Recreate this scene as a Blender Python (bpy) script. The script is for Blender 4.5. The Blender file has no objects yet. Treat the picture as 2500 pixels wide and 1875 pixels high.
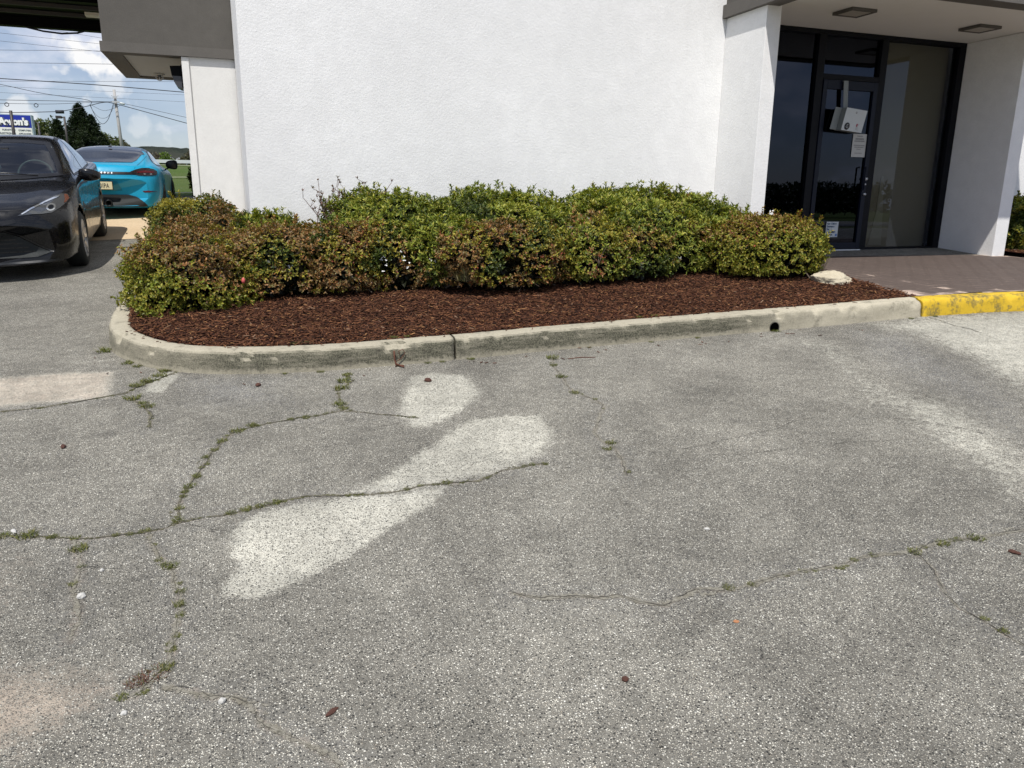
import bpy, bmesh, math, random
import numpy as np
from mathutils import Vector, Matrix, noise
from mathutils.bvhtree import BVHTree

random.seed(7)
rng = np.random.default_rng(11)
SC = bpy.context.scene
COL = SC.collection
R = math.radians

# ------------------------------------------------------------------ terrain
def sat(u):                       # cross slope flattens towards the porch and far left
    u = np.asarray(u, dtype=float)
    return np.where(u > 6.2, 6.2 + (u - 6.2) * 0.15, np.where(u < -4, -4 + (u + 4) * 0.2, u))
def T(u, v):
    v = np.asarray(v, dtype=float)
    zv = np.where(v < 0, v * 0.02, np.where(v < 20, v * 0.073, 1.46 + (np.minimum(v, 60) - 20) * 0.0455))
    zv = np.where(v > 60, 3.28 - (v - 60) * 0.004, zv)
    fade = np.clip(1 - (np.abs(v - 10) - 14) / 20, 0, 1)
    return 0.037 * sat(u) * fade + zv
def G(u, v): return float(T(u, v))

# ------------------------------------------------------------------ object helpers
def tag(o, label=None, cat=None, group=None, kind=None):
    if label: o['label'] = label
    if cat: o['category'] = cat
    if group: o['group'] = group
    if kind: o['kind'] = kind
    return o
def empty(name, loc, label, cat, group=None, rz=0.0):
    o = bpy.data.objects.new(name, None); COL.objects.link(o)
    o.location = loc; o.rotation_euler = (0, 0, rz); o.empty_display_size = .1
    return tag(o, label, cat, group)
def link(name, me, mats=None, parent=None, world=True):
    o = bpy.data.objects.new(name, me); COL.objects.link(o)
    if mats is not None:
        for m in (mats if isinstance(mats, (list, tuple)) else [mats]): me.materials.append(m)
    if parent is not None:
        o.parent = parent
        if world: o.matrix_parent_inverse = parent_world(parent).inverted()
    return o
def parent_world(p):
    m = Matrix.LocRotScale(p.location, p.rotation_euler, p.scale)
    if p.parent is not None: m = parent_world(p.parent) @ p.matrix_parent_inverse @ m
    return m
def smooth(me, on=True):
    me.polygons.foreach_set('use_smooth', [on] * len(me.polygons)); me.update()
def mesh_np(name, V, F, smooth_=False, color=None):
    """V (n,3), F list of index arrays with equal width k"""
    me = bpy.data.meshes.new(name)
    V = np.asarray(V, dtype=np.float32); F = np.asarray(F, dtype=np.int32)
    n, k = F.shape
    me.vertices.add(len(V)); me.vertices.foreach_set('co', V.ravel())
    me.loops.add(n * k); me.loops.foreach_set('vertex_index', F.ravel())
    me.polygons.add(n); me.polygons.foreach_set('loop_start', np.arange(n, dtype=np.int32) * k)
    me.polygons.foreach_set('loop_total', np.full(n, k, dtype=np.int32))
    if smooth_: me.polygons.foreach_set('use_smooth', np.ones(n, dtype=bool))
    me.update(calc_edges=True)
    if color is not None:
        at = me.color_attributes.new('col', 'FLOAT_COLOR', 'POINT')
        c = np.ones((len(V), 4), dtype=np.float32); c[:, :color.shape[1]] = color
        at.data.foreach_set('color', c.ravel())
    return me

class MB:
    """collects simple shapes into one mesh"""
    def __init__(s): s.bm = bmesh.new()
    def box(s, x0, x1, y0, y1, z0, z1, bevel=0.0, M=None):
        vs = [s.bm.verts.new((x, y, z)) for z in (z0, z1) for y in (y0, y1) for x in (x0, x1)]
        fs = [(0, 2, 3, 1), (4, 5, 7, 6), (0, 1, 5, 4), (1, 3, 7, 5), (3, 2, 6, 7), (2, 0, 4, 6)]
        faces = [s.bm.faces.new([vs[i] for i in f]) for f in fs]
        if bevel > 0:
            es = list({e for f in faces for e in f.edges})
            r = bmesh.ops.bevel(s.bm, geom=es, offset=bevel, segments=2, affect='EDGES', profile=.6)
            vs = list({v for f in r['faces'] for v in f.verts} | {v for v in vs if v.is_valid})
        if M is not None:
            for v in vs: v.co = M @ v.co
        return s
    def prism(s, pts, a, b, axis='y'):
        """extrude a 2-D polygon; axis is the extrusion axis"""
        def mk(p, t):
            return {'y': (p[0], t, p[1]), 'x': (t, p[0], p[1]), 'z': (p[0], p[1], t)}[axis]
        A = [s.bm.verts.new(mk(p, a)) for p in pts]; B = [s.bm.verts.new(mk(p, b)) for p in pts]
        n = len(pts)
        s.bm.faces.new(A); s.bm.faces.new(B[::-1])
        for i in range(n): s.bm.faces.new((A[i], B[i], B[(i + 1) % n], A[(i + 1) % n]))
        return s
    def tube(s, pts, r, seg=8, caps=True):
        pts = [Vector(p) for p in pts]; n = len(pts)
        rs = r if isinstance(r, (list, tuple)) else [r] * n
        rings = []
        up = None
        for i, p in enumerate(pts):
            d = (pts[min(i + 1, n - 1)] - pts[max(i - 1, 0)]).normalized()
            if up is None:
                up = Vector((0, 0, 1)) if abs(d.z) < .9 else Vector((1, 0, 0))
            a = d.cross(up).normalized(); b = a.cross(d).normalized(); up = b
            rings.append([s.bm.verts.new(p + (a * math.cos(t) + b * math.sin(t)) * rs[i]) for t in [2 * math.pi * k / seg for k in range(seg)]])
        for i in range(n - 1):
            for k in range(seg):
                f = s.bm.faces.new((rings[i][k], rings[i][(k + 1) % seg], rings[i + 1][(k + 1) % seg], rings[i + 1][k])); f.smooth = True
        if caps:
            s.bm.faces.new(rings[0][::-1]); s.bm.faces.new(rings[-1])
        return s
    def lathe(s, prof, centre, axis='x', seg=32, closed=False):
        """prof: list of (radius, offset along axis)"""
        cx, cy, cz = centre; rings = []
        for r, t in prof:
            ring = []
            for k in range(seg):
                a = 2 * math.pi * k / seg; c, d = r * math.cos(a), r * math.sin(a)
                ring.append(s.bm.verts.new({'x': (cx + t, cy + c, cz + d), 'y': (cx + c, cy + t, cz + d), 'z': (cx + c, cy + d, cz + t)}[axis]))
            rings.append(ring)
        m = len(rings)
        for i in range(m if closed else m - 1):
            A, B = rings[i], rings[(i + 1) % m]
            for k in range(seg):
                f = s.bm.faces.new((A[k], A[(k + 1) % seg], B[(k + 1) % seg], B[k])); f.smooth = True
        return s
    def build(s, name, mat, parent=None, recalc=True, sm=None):
        if recalc: bmesh.ops.recalc_face_normals(s.bm, faces=s.bm.faces)
        if sm is not None:
            for f in s.bm.faces: f.smooth = sm
        me = bpy.data.meshes.new(name); s.bm.to_mesh(me); s.bm.free()
        return link(name, me, mat, parent)

# ------------------------------------------------------------------ materials
class NT:
    def __init__(s, name):
        s.m = bpy.data.materials.new(name); s.m.use_nodes = True
        s.n = s.m.node_tree.nodes; s.l = s.m.node_tree.links
        s.b = s.n['Principled BSDF']; s.out = s.n['Material Output']
    def node(s, t, **k):
        n = s.n.new(t)
        for a, b in k.items():
            if a in n.inputs.keys() if hasattr(n.inputs, 'keys') else False: pass
            setattr(n, a, b)
        return n
    def L(s, a, b): s.l.new(a, b)
    def pos(s, scale=(1, 1, 1), obj=False):
        if obj:
            tc = s.n.new('ShaderNodeTexCoord'); o = tc.outputs['Object']
        else:
            g = s.n.new('ShaderNodeNewGeometry'); o = g.outputs['Position']
        if scale == (1, 1, 1): return o
        m = s.n.new('ShaderNodeMapping'); m.inputs['Scale'].default_value = scale
        s.L(o, m.inputs['Vector']); return m.outputs['Vector']
    def noise(s, vec, scale, detail=4, rough=.55):
        n = s.n.new('ShaderNodeTexNoise'); n.inputs['Scale'].default_value = scale
        n.inputs['Detail'].default_value = detail; n.inputs['Roughness'].default_value = rough
        s.L(vec, n.inputs['Vector']); return n.outputs['Fac']
    def vor(s, vec, scale, out='Distance', feature='F1', rand=1.0):
        n = s.n.new('ShaderNodeTexVoronoi'); n.inputs['Scale'].default_value = scale; n.feature = feature
        n.inputs['Randomness'].default_value = rand
        s.L(vec, n.inputs['Vector']); return n.outputs[out]
    def ramp(s, fac, stops):
        n = s.n.new('ShaderNodeValToRGB'); e = n.color_ramp.elements
        while len(e) < len(stops): e.new(.5)
        for i, (p, c) in enumerate(stops):
            e[i].position = p; e[i].color = (c, c, c, 1) if not isinstance(c, (tuple, list)) else (*c, 1)
        s.L(fac, n.inputs['Fac']); return n.outputs['Color']
    def mix(s, fac, a, b, mode='MIX'):
        n = s.n.new('ShaderNodeMix'); n.data_type = 'RGBA'; n.blend_type = mode
        for v, i in ((fac, 0), (a, 6), (b, 7)):
            if hasattr(v, 'node'): s.L(v, n.inputs[i])
            elif i == 0: n.inputs[0].default_value = v
            else: n.inputs[i].default_value = (*v, 1) if not isinstance(v, (int, float)) else (v, v, v, 1)
        return n.outputs[2]
    def math(s, op, a, b=0.0, clamp=False):
        n = s.n.new('ShaderNodeMath'); n.operation = op; n.use_clamp = clamp
        for v, i in ((a, 0), (b, 1)):
            if hasattr(v, 'node'): s.L(v, n.inputs[i])
            else: n.inputs[i].default_value = v
        return n.outputs[0]
    def bump(s, h, strength=.3, dist=.01):
        n = s.n.new('ShaderNodeBump'); n.inputs['Strength'].default_value = strength; n.inputs['Distance'].default_value = dist
        s.L(h, n.inputs['Height']); s.L(n.outputs[0], s.b.inputs['Normal']); return n
    def base(s, c):
        if hasattr(c, 'node'): s.L(c, s.b.inputs['Base Color'])
        else: s.b.inputs['Base Color'].default_value = (*c, 1)
        return s
    def set(s, **k):
        for a, v in k.items():
            a = a.replace('_', ' ')
            if hasattr(v, 'node'): s.L(v, s.b.inputs[a])
            else: s.b.inputs[a].default_value = v
        return s

def plain(name, c, rough=.6, metal=0.0, var=.12, scale=14, coat=0.0, spec=.5, bump=0.0):
    t = NT(name); p = t.pos(obj=True); n = t.noise(p, scale, 5)
    t.base(t.mix(n, tuple(x * (1 - var) for x in c), tuple(min(1, x * (1 + var)) for x in c)))
    t.set(Roughness=t.ramp(t.noise(p, scale * 2.3, 4), [(0.3, max(0.02, rough - .06)), (.7, min(1, rough + .06))]), Metallic=metal, Coat_Weight=coat, Specular_IOR_Level=spec)
    t.b.inputs['Coat Roughness'].default_value = .03
    if bump: t.bump(t.noise(p, scale * 6, 4), bump, .004)
    return t.m

def stucco(name, c, strength=.55, sc=1.0, dirt=.06):
    t = NT(name); p = t.pos(); ps = t.pos((1, 1, 1.5))
    big = t.noise(p, .7, 5, .6); mid = t.noise(p, 6, 5, .65)
    f = t.math('MULTIPLY', big, mid)
    col = t.mix(t.ramp(f, [(.12, 0), (.42, 1)]), tuple(x * (1 - dirt * 2) for x in c), c)
    streak = t.noise(t.pos((5, 5, .35)), 1.6, 5, .6)
    col = t.mix(t.ramp(streak, [(.56, 0), (.75, .16)]), col, tuple(x * .84 for x in c))
    fine = t.noise(ps, 34 * sc, 5, .6)
    col = t.mix(t.ramp(fine, [(.36, .22), (.52, 0)]), col, tuple(x * .80 for x in c))
    t.base(col)
    h = t.math('ADD', t.math('MULTIPLY', t.noise(p, 42 * sc, 4, .6), .8), t.math('MULTIPLY', t.noise(p, 120 * sc, 3, .7), .6))
    t.bump(h, strength, .008)
    t.set(Roughness=.88, Specular_IOR_Level=.25)
    return t.m

M = {}
M['white_stucco'] = stucco('white_stucco', (.86, .855, .84), .44, dirt=.06)
M['grey_band'] = stucco('grey_band', (.132, .123, .111), .30, 1.4, .08)
M['cream_stucco'] = stucco('cream_stucco', (.78, .77, .74), .45)
M['grey_stucco'] = stucco('grey_stucco', (.120, .112, .100), .30, 1.4, .10)
M['soffit'] = plain('soffit_paint', (.74, .72, .68), .8, var=.04, scale=3)
M['soffit2'] = plain('soffit_panel', (.38, .38, .37), .8, var=.04, scale=3)
M['dark_soffit'] = plain('dark_soffit', (.05, .046, .042), .8, var=.1, scale=5)
M['frame'] = plain('dark_bronze_frame', (.003, .0035, .006), .5, 0, var=.2, spec=.18)
M['navy'] = plain('navy_door_frame', (.004, .007, .018), .45, 0, var=.2, spec=.25)
M['chrome'] = plain('brushed_metal', (.55, .56, .57), .35, .9, var=.05)
M['white_plastic'] = plain('white_plastic', (.55, .58, .58), .5, var=.03)
M['grey_plastic'] = plain('grey_plastic', (.20, .22, .22), .5, var=.05)
M['paper'] = plain('paper', (.48, .48, .46), .8, var=.05)
M['ink'] = plain('ink', (.03, .03, .035), .7, var=.1)
M['ink_grey'] = plain('faded_ink', (.22, .22, .22), .7, var=.1)
M['ink_blue'] = plain('ink_blue', (.02, .12, .42), .5, var=.05)
M['ink_red'] = plain('ink_red', (.30, .02, .06), .5, var=.05)
M['black_metal'] = plain('black_metal', (.0022, .0022, .0025), .6, 0, var=.3, spec=.1)
M['tan_blind'] = plain('tan_panel', (.62, .56, .44), .85, var=.05, scale=2)
M['tan_light'] = plain('tan_panel_light', (.80, .75, .63), .85, var=.05, scale=2)
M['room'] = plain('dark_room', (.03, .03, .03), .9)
M['rubber'] = plain('rubber', (.009, .012, .013), .75, var=.2, scale=40)
M['rim'] = plain('alloy_rim', (.42, .43, .45), .3, .85, var=.08)
M['rim_dark'] = plain('dark_alloy_rim', (.04, .042, .045), .35, .8, var=.1)
M['galv'] = plain('galvanised', (.52, .53, .55), .55, .3, var=.1)
M['wood_pole'] = plain('weathered_pole', (.36, .35, .34), .8, var=.15, scale=6)
M['cable'] = plain('cable', (.02, .022, .03), .7)
M['rust'] = plain('rusty_wire', (.10, .035, .018), .8, var=.3, scale=60)
M['rockm'] = None

def car_paint(name, c, metal=.35, cw=1.0, rr=.16):
    t = NT(name); p = t.pos(obj=True)
    fl = t.vor(p, 900, 'Color')
    t.base(t.mix(t.math('MULTIPLY', t.noise(p, 3, 4), .35), c, tuple(x * 1.35 for x in c)))
    dust = t.noise(p, 14, 6, .7)
    t.set(Metallic=metal, Roughness=t.ramp(dust, [(.35, rr), (.75, rr + .16)]), Coat_Weight=cw)
    t.b.inputs['Coat Roughness'].default_value = .035; t.set(Specular_IOR_Level=.2)
    return t.m
M['paint_black'] = car_paint('black_paint', (.0038, .0038, .0045), .0, .55, .2)
M['paint_blue'] = car_paint('turquoise_paint', (.014, .29, .48), .0, .35, .34)
M['paint_blue_shade'] = car_paint('turquoise_paint_shade', (.012, .20, .31), .0, .3, .35)  # darker copy of the turquoise: shade of plate recess and bumper gap painted in
M['car_black'] = plain('black_trim', (.006, .006, .007), .35, var=.2)
M['lens'] = plain('lamp_housing', (.09, .095, .10), .12, .5, var=.15, scale=30, coat=1)
M['lens_bright'] = plain('lamp_reflector', (.75, .78, .8), .1, .9, var=.05, coat=1)
M['amber'] = plain('amber_lens', (.11, .035, .018), .2, var=.1, coat=1)
M['tail'] = plain('red_lens', (.10, .008, .012), .15, var=.25, scale=50, coat=1)
M['tail_dark'] = plain('smoked_lens', (.02, .014, .016), .08, var=.2, coat=1)
M['plate'] = plain('plate_yellow', (.60, .56, .36), .5, var=.04)
M['seatm'] = plain('seat_fabric', (.03, .032, .035), .9)

def glass(name, tint, base_refl=.05, rough=.008, refl=(1, 1, 1)):
    t = NT(name); t.n.remove(t.b)
    tr = t.n.new('ShaderNodeBsdfTransparent'); tr.inputs[0].default_value = (*tint, 1)
    gl = t.n.new('ShaderNodeBsdfGlossy'); gl.inputs['Roughness'].default_value = rough; gl.inputs[0].default_value = (*refl, 1)
    fr = t.n.new('ShaderNodeFresnel'); fr.inputs[0].default_value = 1.5
    f = t.math('ADD', fr.outputs[0], base_refl - .04, True)
    mx = t.n.new('ShaderNodeMixShader'); t.L(f, mx.inputs[0]); t.L(tr.outputs[0], mx.inputs[1]); t.L(gl.outputs[0], mx.inputs[2])
    t.L(mx.outputs[0], t.out.inputs[0]); return t.m
M['door_glass'] = glass('tinted_door_glass', (.07, .075, .08), .048, refl=(.56, .64, .85))
M['pane_glass'] = glass('tinted_side_glass', (.46, .46, .42), .045, refl=(.6, .68, .85))
M['windshield'] = glass('windshield_glass', (.30, .36, .36), .07)
M['side_window'] = plain('privacy_glass', (.05, .055, .06), .04, var=.1, coat=1)
M['rear_window'] = plain('rear_glass', (.006, .008, .012), .05, var=.1, coat=.2, spec=.45)

def asphalt(name, near=True):
    t = NT(name); p = t.pos()
    # attribute: r = light worn patch, g = dark stain, b = dirt / pale crack edge
    at = t.n.new('ShaderNodeAttribute'); at.attribute_name = 'col'
    sep = t.n.new('ShaderNodeSeparateColor'); t.L(at.outputs['Color'], sep.inputs[0])
    r, g, b = sep.outputs[0], sep.outputs[1], sep.outputs[2]
    br = t.noise(p, 9, 6, .7)
    jit = t.math('MULTIPLY', t.math('SUBTRACT', t.noise(p, 22, 6, .8), .5), 1.5)
    rj = t.ramp(t.math('ADD', t.math('ADD', r, jit), t.math('MULTIPLY', t.math('SUBTRACT', t.noise(p, 150, 2, .5), .5), 1.0)), [(.38, 0), (.64, 1)])
    gj = t.ramp(t.math('ADD', g, t.math('MULTIPLY', jit, .8)), [(.25, 0), (.85, 1)])
    bj = t.ramp(t.math('ADD', b, t.math('MULTIPLY', jit, .9)), [(.3, 0), (.8, 1)])
    big = t.noise(p, .55, 5, .6)
    matrix = t.mix(t.ramp(big, [(.3, 0), (.7, 1)]), (.120, .114, .100), (.180, .172, .150))
    fineg = t.noise(p, 240, 3, .8)
    matrix = t.mix(t.ramp(fineg, [(.35, 0), (.65, 1)]), t.mix(.80, matrix, (.032, .031, .028)), matrix)
    matrix = t.mix(rj, matrix, t.mix(fineg, (.215, .21, .182), (.375, .364, .318)))
    matrix = t.mix(t.math('MULTIPLY', gj, .6), matrix, (.095, .096, .100))
    matrix = t.mix(t.math('MULTIPLY', bj, .75), matrix, t.mix(br, (.24, .185, .15), (.30, .27, .22)))
    # aggregate: three sizes of stones
    def stones(scale, thr, d0, d1, seed):
        m = t.n.new('ShaderNodeMapping'); m.inputs['Location'].default_value = (seed, seed * 1.7, 0); m.inputs['Scale'].default_value = (1, 1, 0.01)
        t.L(p, m.inputs['Vector'])
        v = t.n.new('ShaderNodeTexVoronoi'); v.inputs['Scale'].default_value = scale; t.L(m.outputs[0], v.inputs['Vector'])
        s2 = t.n.new('ShaderNodeSeparateColor'); t.L(v.outputs['Color'], s2.inputs[0])
        pick = t.math('GREATER_THAN', s2.outputs[0], thr)
        shape = t.ramp(v.outputs['Distance'], [(d0, 1), (d1, 0)])
        return t.math('MULTIPLY', pick, shape), s2.outputs[1], s2.outputs[2]
    col = matrix; hsum = None
    for scale, thr, d0, d1, seed, lo, hi in ((190, .15, .30, .50, 0, (.10, .096, .086), (.50, .485, .425)), (110, .46, .28, .44, 3.1, (.13, .125, .11), (.52, .51, .46)), (120, .70, .26, .42, 7.7, (.022, .022, .021), (.075, .073, .067))):
        f, c1, c2 = stones(scale, thr, d0, d1, seed)
        f2 = t.math('MULTIPLY', f, t.mix(bj, (1, 1, 1), (.35, .35, .35)))
        sc = t.mix(c1, lo, hi)
        sc = t.mix(t.math('MULTIPLY', c2, .35), sc, (.30, .24, .17) if seed != 7.7 else (.03, .03, .03))
        col = t.mix(f2, col, sc)
        hsum = f if hsum is None else t.math('ADD', hsum, f)
    # blotchy large-scale tone
    tone = t.ramp(t.noise(p, 1.7, 7, .68), [(.3, 1.26), (.7, 2.25)])
    col = t.mix(1.0, col, tone, 'MULTIPLY')
    col = t.mix(1.0, col, (1.0, .994, .965), 'MULTIPLY')
    col = t.mix(1.0, col, t.ramp(t.noise(p, 14, 5, .75), [(.3, .80), (.7, 1.18)]), 'MULTIPLY')
    oil = t.ramp(t.noise(t.pos((1, 1, 1)), 3.3, 4, .5), [(.66, 0), (.78, .35)])
    col = t.mix(oil, col, (.06, .058, .054))
    scuff = t.ramp(t.noise(t.pos((1.2, 9, 1)), 2.0, 5, .7), [(.60, 0), (.74, .22)])
    col = t.mix(scuff, col, (.36, .35, .31))
    t.base(col); t.bump(t.math('ADD', hsum, t.math('MULTIPLY', fineg, .8)), .9, .006)
    t.set(Roughness=.9, Specular_IOR_Level=.3)
    return t.m
M['asphalt'] = asphalt('asphalt')

def concrete_kerb():
    t = NT('kerb_concrete'); p = t.pos()
    g = t.n.new('ShaderNodeNewGeometry'); s = t.n.new('ShaderNodeSeparateXYZ'); t.L(g.outputs['True Normal'], s.inputs[0])
    top = t.ramp(s.outputs[2], [(.35, 0), (.85, 1)])
    n1 = t.noise(p, 5, 6, .7); n2 = t.noise(p, 40, 5, .7); n3 = t.noise(t.pos((1.2, 1.2, 9)), 6, 5, .7)
    light = t.mix(n2, (.34, .31, .235), (.60, .545, .42))
    dark = t.mix(t.ramp(t.noise(p, 120, 4, .7), [(.4, 0), (.6, 1)]), (.045, .044, .032), (.19, .18, .13))
    at = t.n.new('ShaderNodeAttribute'); at.attribute_name = 'col'; sp = t.n.new('ShaderNodeSeparateColor'); t.L(at.outputs['Color'], sp.inputs[0])
    # r: algae amount, g: height on the face (0 at the foot, 1 at the top)
    foot = t.ramp(t.math('ADD', sp.outputs[1], t.math('MULTIPLY', t.math('SUBTRACT', n2, .5), .7)), [(.10, 1), (.30, 0)])
    am = t.math('MULTIPLY', sp.outputs[0], t.ramp(t.math('ADD', n3, t.math('MULTIPLY', n1, .5)), [(.50, .62), (.80, 1)]))
    am = t.math('MULTIPLY', am, t.math('SUBTRACT', 1.0, t.math('MULTIPLY', foot, .6)))
    am = t.math('MULTIPLY', am, t.math('SUBTRACT', 1.0, t.math('MULTIPLY', top, .72)))
    col = t.mix(am, light, dark)
    blot = t.ramp(t.noise(p, 9, 7, .8), [(.54, 0), (.68, 1)])
    col = t.mix(t.math('MULTIPLY', blot, .6), col, (.075, .07, .055))
    pit = t.ramp(t.noise(p, 170, 3, .7), [(.30, 1), (.42, 0)])
    col = t.mix(t.math('MULTIPLY', pit, .6), col, (.09, .08, .06))
    t.base(col); t.bump(t.math('ADD', n2, t.noise(p, 150, 4, .8)), .7, .008); t.set(Roughness=.92, Specular_IOR_Level=.2)
    return t.m
def yellow_kerb():
    t = NT('kerb_yellow_paint'); p = t.pos()
    n2 = t.noise(p, 30, 5, .7)
    col = t.mix(n2, (.48, .31, .02), (.70, .47, .03))
    wear = t.math('MULTIPLY', t.ramp(t.noise(p, 9, 6, .75), [(.47, 0), (.58, 1)]), t.ramp(t.noise(p, 60, 5, .8), [(.32, 0), (.52, 1)]))
    col = t.mix(t.math('MULTIPLY', wear, .85), col, (.12, .105, .05))
    t.base(col); t.bump(t.math('ADD', n2, t.noise(p, 140, 4, .8)), .5, .006); t.set(Roughness=.75, Specular_IOR_Level=.3)
    return t.m
M['kerb'] = concrete_kerb(); M['kerb_y'] = yellow_kerb()

def vcol(name, rough=.5, spec=.5, trans=0.0, bump=0.0, coat=0.0):
    t = NT(name)
    at = t.n.new('ShaderNodeAttribute'); at.attribute_name = 'col'
    p = t.pos(); n = t.noise(p, 60, 4)
    col = t.mix(1.0, at.outputs['Color'], t.ramp(n, [(.3, .82), (.7, 1.15)]), 'MULTIPLY')
    t.base(col); t.set(Roughness=rough, Specular_IOR_Level=spec)
    if trans:
        tl = t.n.new('ShaderNodeBsdfTranslucent'); t.L(t.mix(1.0, col, (1.3, 1.35, .6), 'MULTIPLY'), tl.inputs[0])
        mx = t.n.new('ShaderNodeMixShader'); mx.inputs[0].default_value = trans
        t.L(t.b.outputs[0], mx.inputs[1]); t.L(tl.outputs[0], mx.inputs[2]); t.L(mx.outputs[0], t.out.inputs[0])
    if bump: t.bump(t.noise(p, 200, 4), bump, .003)
    return t.m
M['leaf'] = vcol('leaf', .45, .28, .22)
M['chip'] = vcol('mulch_chip', .85, .2, 0, .4)
M['twig'] = plain('twig', (.10, .075, .055), .9, var=.3, scale=40)
M['petal'] = plain('white_petal', (.75, .74, .72), .6)
M['pink'] = plain('pink_bud', (.55, .10, .09), .6)

# ------------------------------------------------------------------ world, sun, camera
SUNV = Vector((.29, .46, -1)).normalized()
W = bpy.data.worlds.new('World'); SC.world = W; W.use_nodes = True
wn, wl = W.node_tree.nodes, W.node_tree.links
bg = wn['Background']
sky = wn.new('ShaderNodeTexSky'); sky.sky_type = 'NISHITA'; sky.sun_disc = False
sky.sun_elevation = math.asin(-SUNV.z); sky.sun_rotation = math.atan2(-SUNV.x, -SUNV.y)
sky.air_density = 1.0; sky.dust_density = .6; sky.ozone_density = 1.5
tc = wn.new('ShaderNodeTexCoord')
mp = wn.new('ShaderNodeMapping'); mp.inputs['Scale'].default_value = (1, 1, 2.2); wl.new(tc.outputs['Generated'], mp.inputs[0])
cn = wn.new('ShaderNodeTexNoise'); cn.inputs['Scale'].default_value = 5.5; cn.inputs['Detail'].default_value = 9; cn.inputs['Roughness'].default_value = .56
wl.new(mp.outputs[0], cn.inputs[0])
cr = wn.new('ShaderNodeValToRGB'); cr.color_ramp.elements[0].position = .49; cr.color_ramp.elements[0].color = (.28, .28, .28, 1); cr.color_ramp.elements[1].position = .60; cr.color_ramp.elements[1].color = (.95, .95, .95, 1)
wl.new(cn.outputs['Fac'], cr.inputs[0])
cs = wn.new('ShaderNodeTexNoise'); cs.inputs['Scale'].default_value = 14; cs.inputs['Detail'].default_value = 6; wl.new(mp.outputs[0], cs.inputs[0])
cc = wn.new('ShaderNodeMix'); cc.data_type = 'RGBA'; cc.inputs[6].default_value = (2.5, 3.2, 5.2, 1); cc.inputs[7].default_value = (9.5, 9.5, 9.6, 1); wl.new(cs.outputs['Fac'], cc.inputs[0])
cm = wn.new('ShaderNodeMix'); cm.data_type = 'RGBA'
tn = wn.new('ShaderNodeMix'); tn.data_type = 'RGBA'; tn.blend_type = 'MULTIPLY'; tn.inputs[0].default_value = 1; tn.inputs[7].default_value = (.76, .77, .86, 1); wl.new(sky.outputs[0], tn.inputs[6])
wl.new(cr.outputs[0], cm.inputs[0]); wl.new(tn.outputs[2], cm.inputs[6]); wl.new(cc.outputs[2], cm.inputs[7])
def puff(prev, d, r, amt):
    n = Vector(d).normalized()
    vm = wn.new('ShaderNodeVectorMath'); vm.operation = 'SUBTRACT'; vm.inputs[1].default_value = n; wl.new(tc.outputs['Generated'], vm.inputs[0])
    sc_ = wn.new('ShaderNodeVectorMath'); sc_.operation = 'MULTIPLY'; sc_.inputs[1].default_value = (1, 1, 1.9); wl.new(vm.outputs[0], sc_.inputs[0])
    ln = wn.new('ShaderNodeVectorMath'); ln.operation = 'LENGTH'; wl.new(sc_.outputs[0], ln.inputs[0])
    nz = wn.new('ShaderNodeTexNoise'); nz.inputs['Scale'].default_value = 26; nz.inputs['Detail'].default_value = 8; wl.new(tc.outputs['Generated'], nz.inputs[0])
    m1 = wn.new('ShaderNodeMath'); m1.operation = 'MULTIPLY_ADD'; m1.inputs[1].default_value = r * 6.5; m1.inputs[2].default_value = -r * 2.35; wl.new(nz.outputs['Fac'], m1.inputs[0])
    m2 = wn.new('ShaderNodeMath'); m2.operation = 'SUBTRACT'; wl.new(m1.outputs[0], m2.inputs[0]); wl.new(ln.outputs['Value'], m2.inputs[1])
    m3 = wn.new('ShaderNodeMath'); m3.operation = 'MULTIPLY'; m3.use_clamp = True; m3.inputs[1].default_value = 1.7 / r; wl.new(m2.outputs[0], m3.inputs[0])
    m4 = wn.new('ShaderNodeMath'); m4.operation = 'MULTIPLY'; m4.inputs[1].default_value = amt; wl.new(m3.outputs[0], m4.inputs[0])
    mx = wn.new('ShaderNodeMix'); mx.data_type = 'RGBA'; mx.inputs[7].default_value = (8.6, 8.5, 8.4, 1); wl.new(m4.outputs[0], mx.inputs[0]); wl.new(prev, mx.inputs[6]); return mx.outputs[2]
o_ = cm.outputs[2]
for d_, r_, a_ in (((-6.1, 45, 6.3), .026, .9), ((-7.8, 45, 5.75), .012, .6), ((-5.4, 45, 4.9), .028, .45), ((-9.8, 45, 3.4), .022, .5), ((-3.2, 45, 3.2), .022, .25)): o_ = puff(o_, d_, r_, a_)
wl.new(o_, bg.inputs[0]); bg.inputs[1].default_value = .12
sl = bpy.data.lights.new('sun', 'SUN'); sl.energy = 5.0; sl.angle = R(.53); sl.color = (1, .965, .91)
so = bpy.data.objects.new('sun', sl); COL.objects.link(so); so.rotation_euler = SUNV.to_track_quat('-Z', 'Y').to_euler(); so.location = (-5, -6, 20)

cam = bpy.data.cameras.new('camera'); co = bpy.data.objects.new('camera', cam); COL.objects.link(co); SC.camera = co
cam.sensor_width = 36; cam.lens = 36 * 1850 / 2500; cam.clip_end = 3000; cam.clip_start = .05
pitch = math.atan((937.5 - 471) / 1850); roll = math.atan(74 / 7190)
fw = Vector((.3376 * math.cos(pitch), .9413 * math.cos(pitch), -math.sin(pitch)))
rt = Vector((.9413, -.3376, 0)); up = rt.cross(fw)
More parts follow.
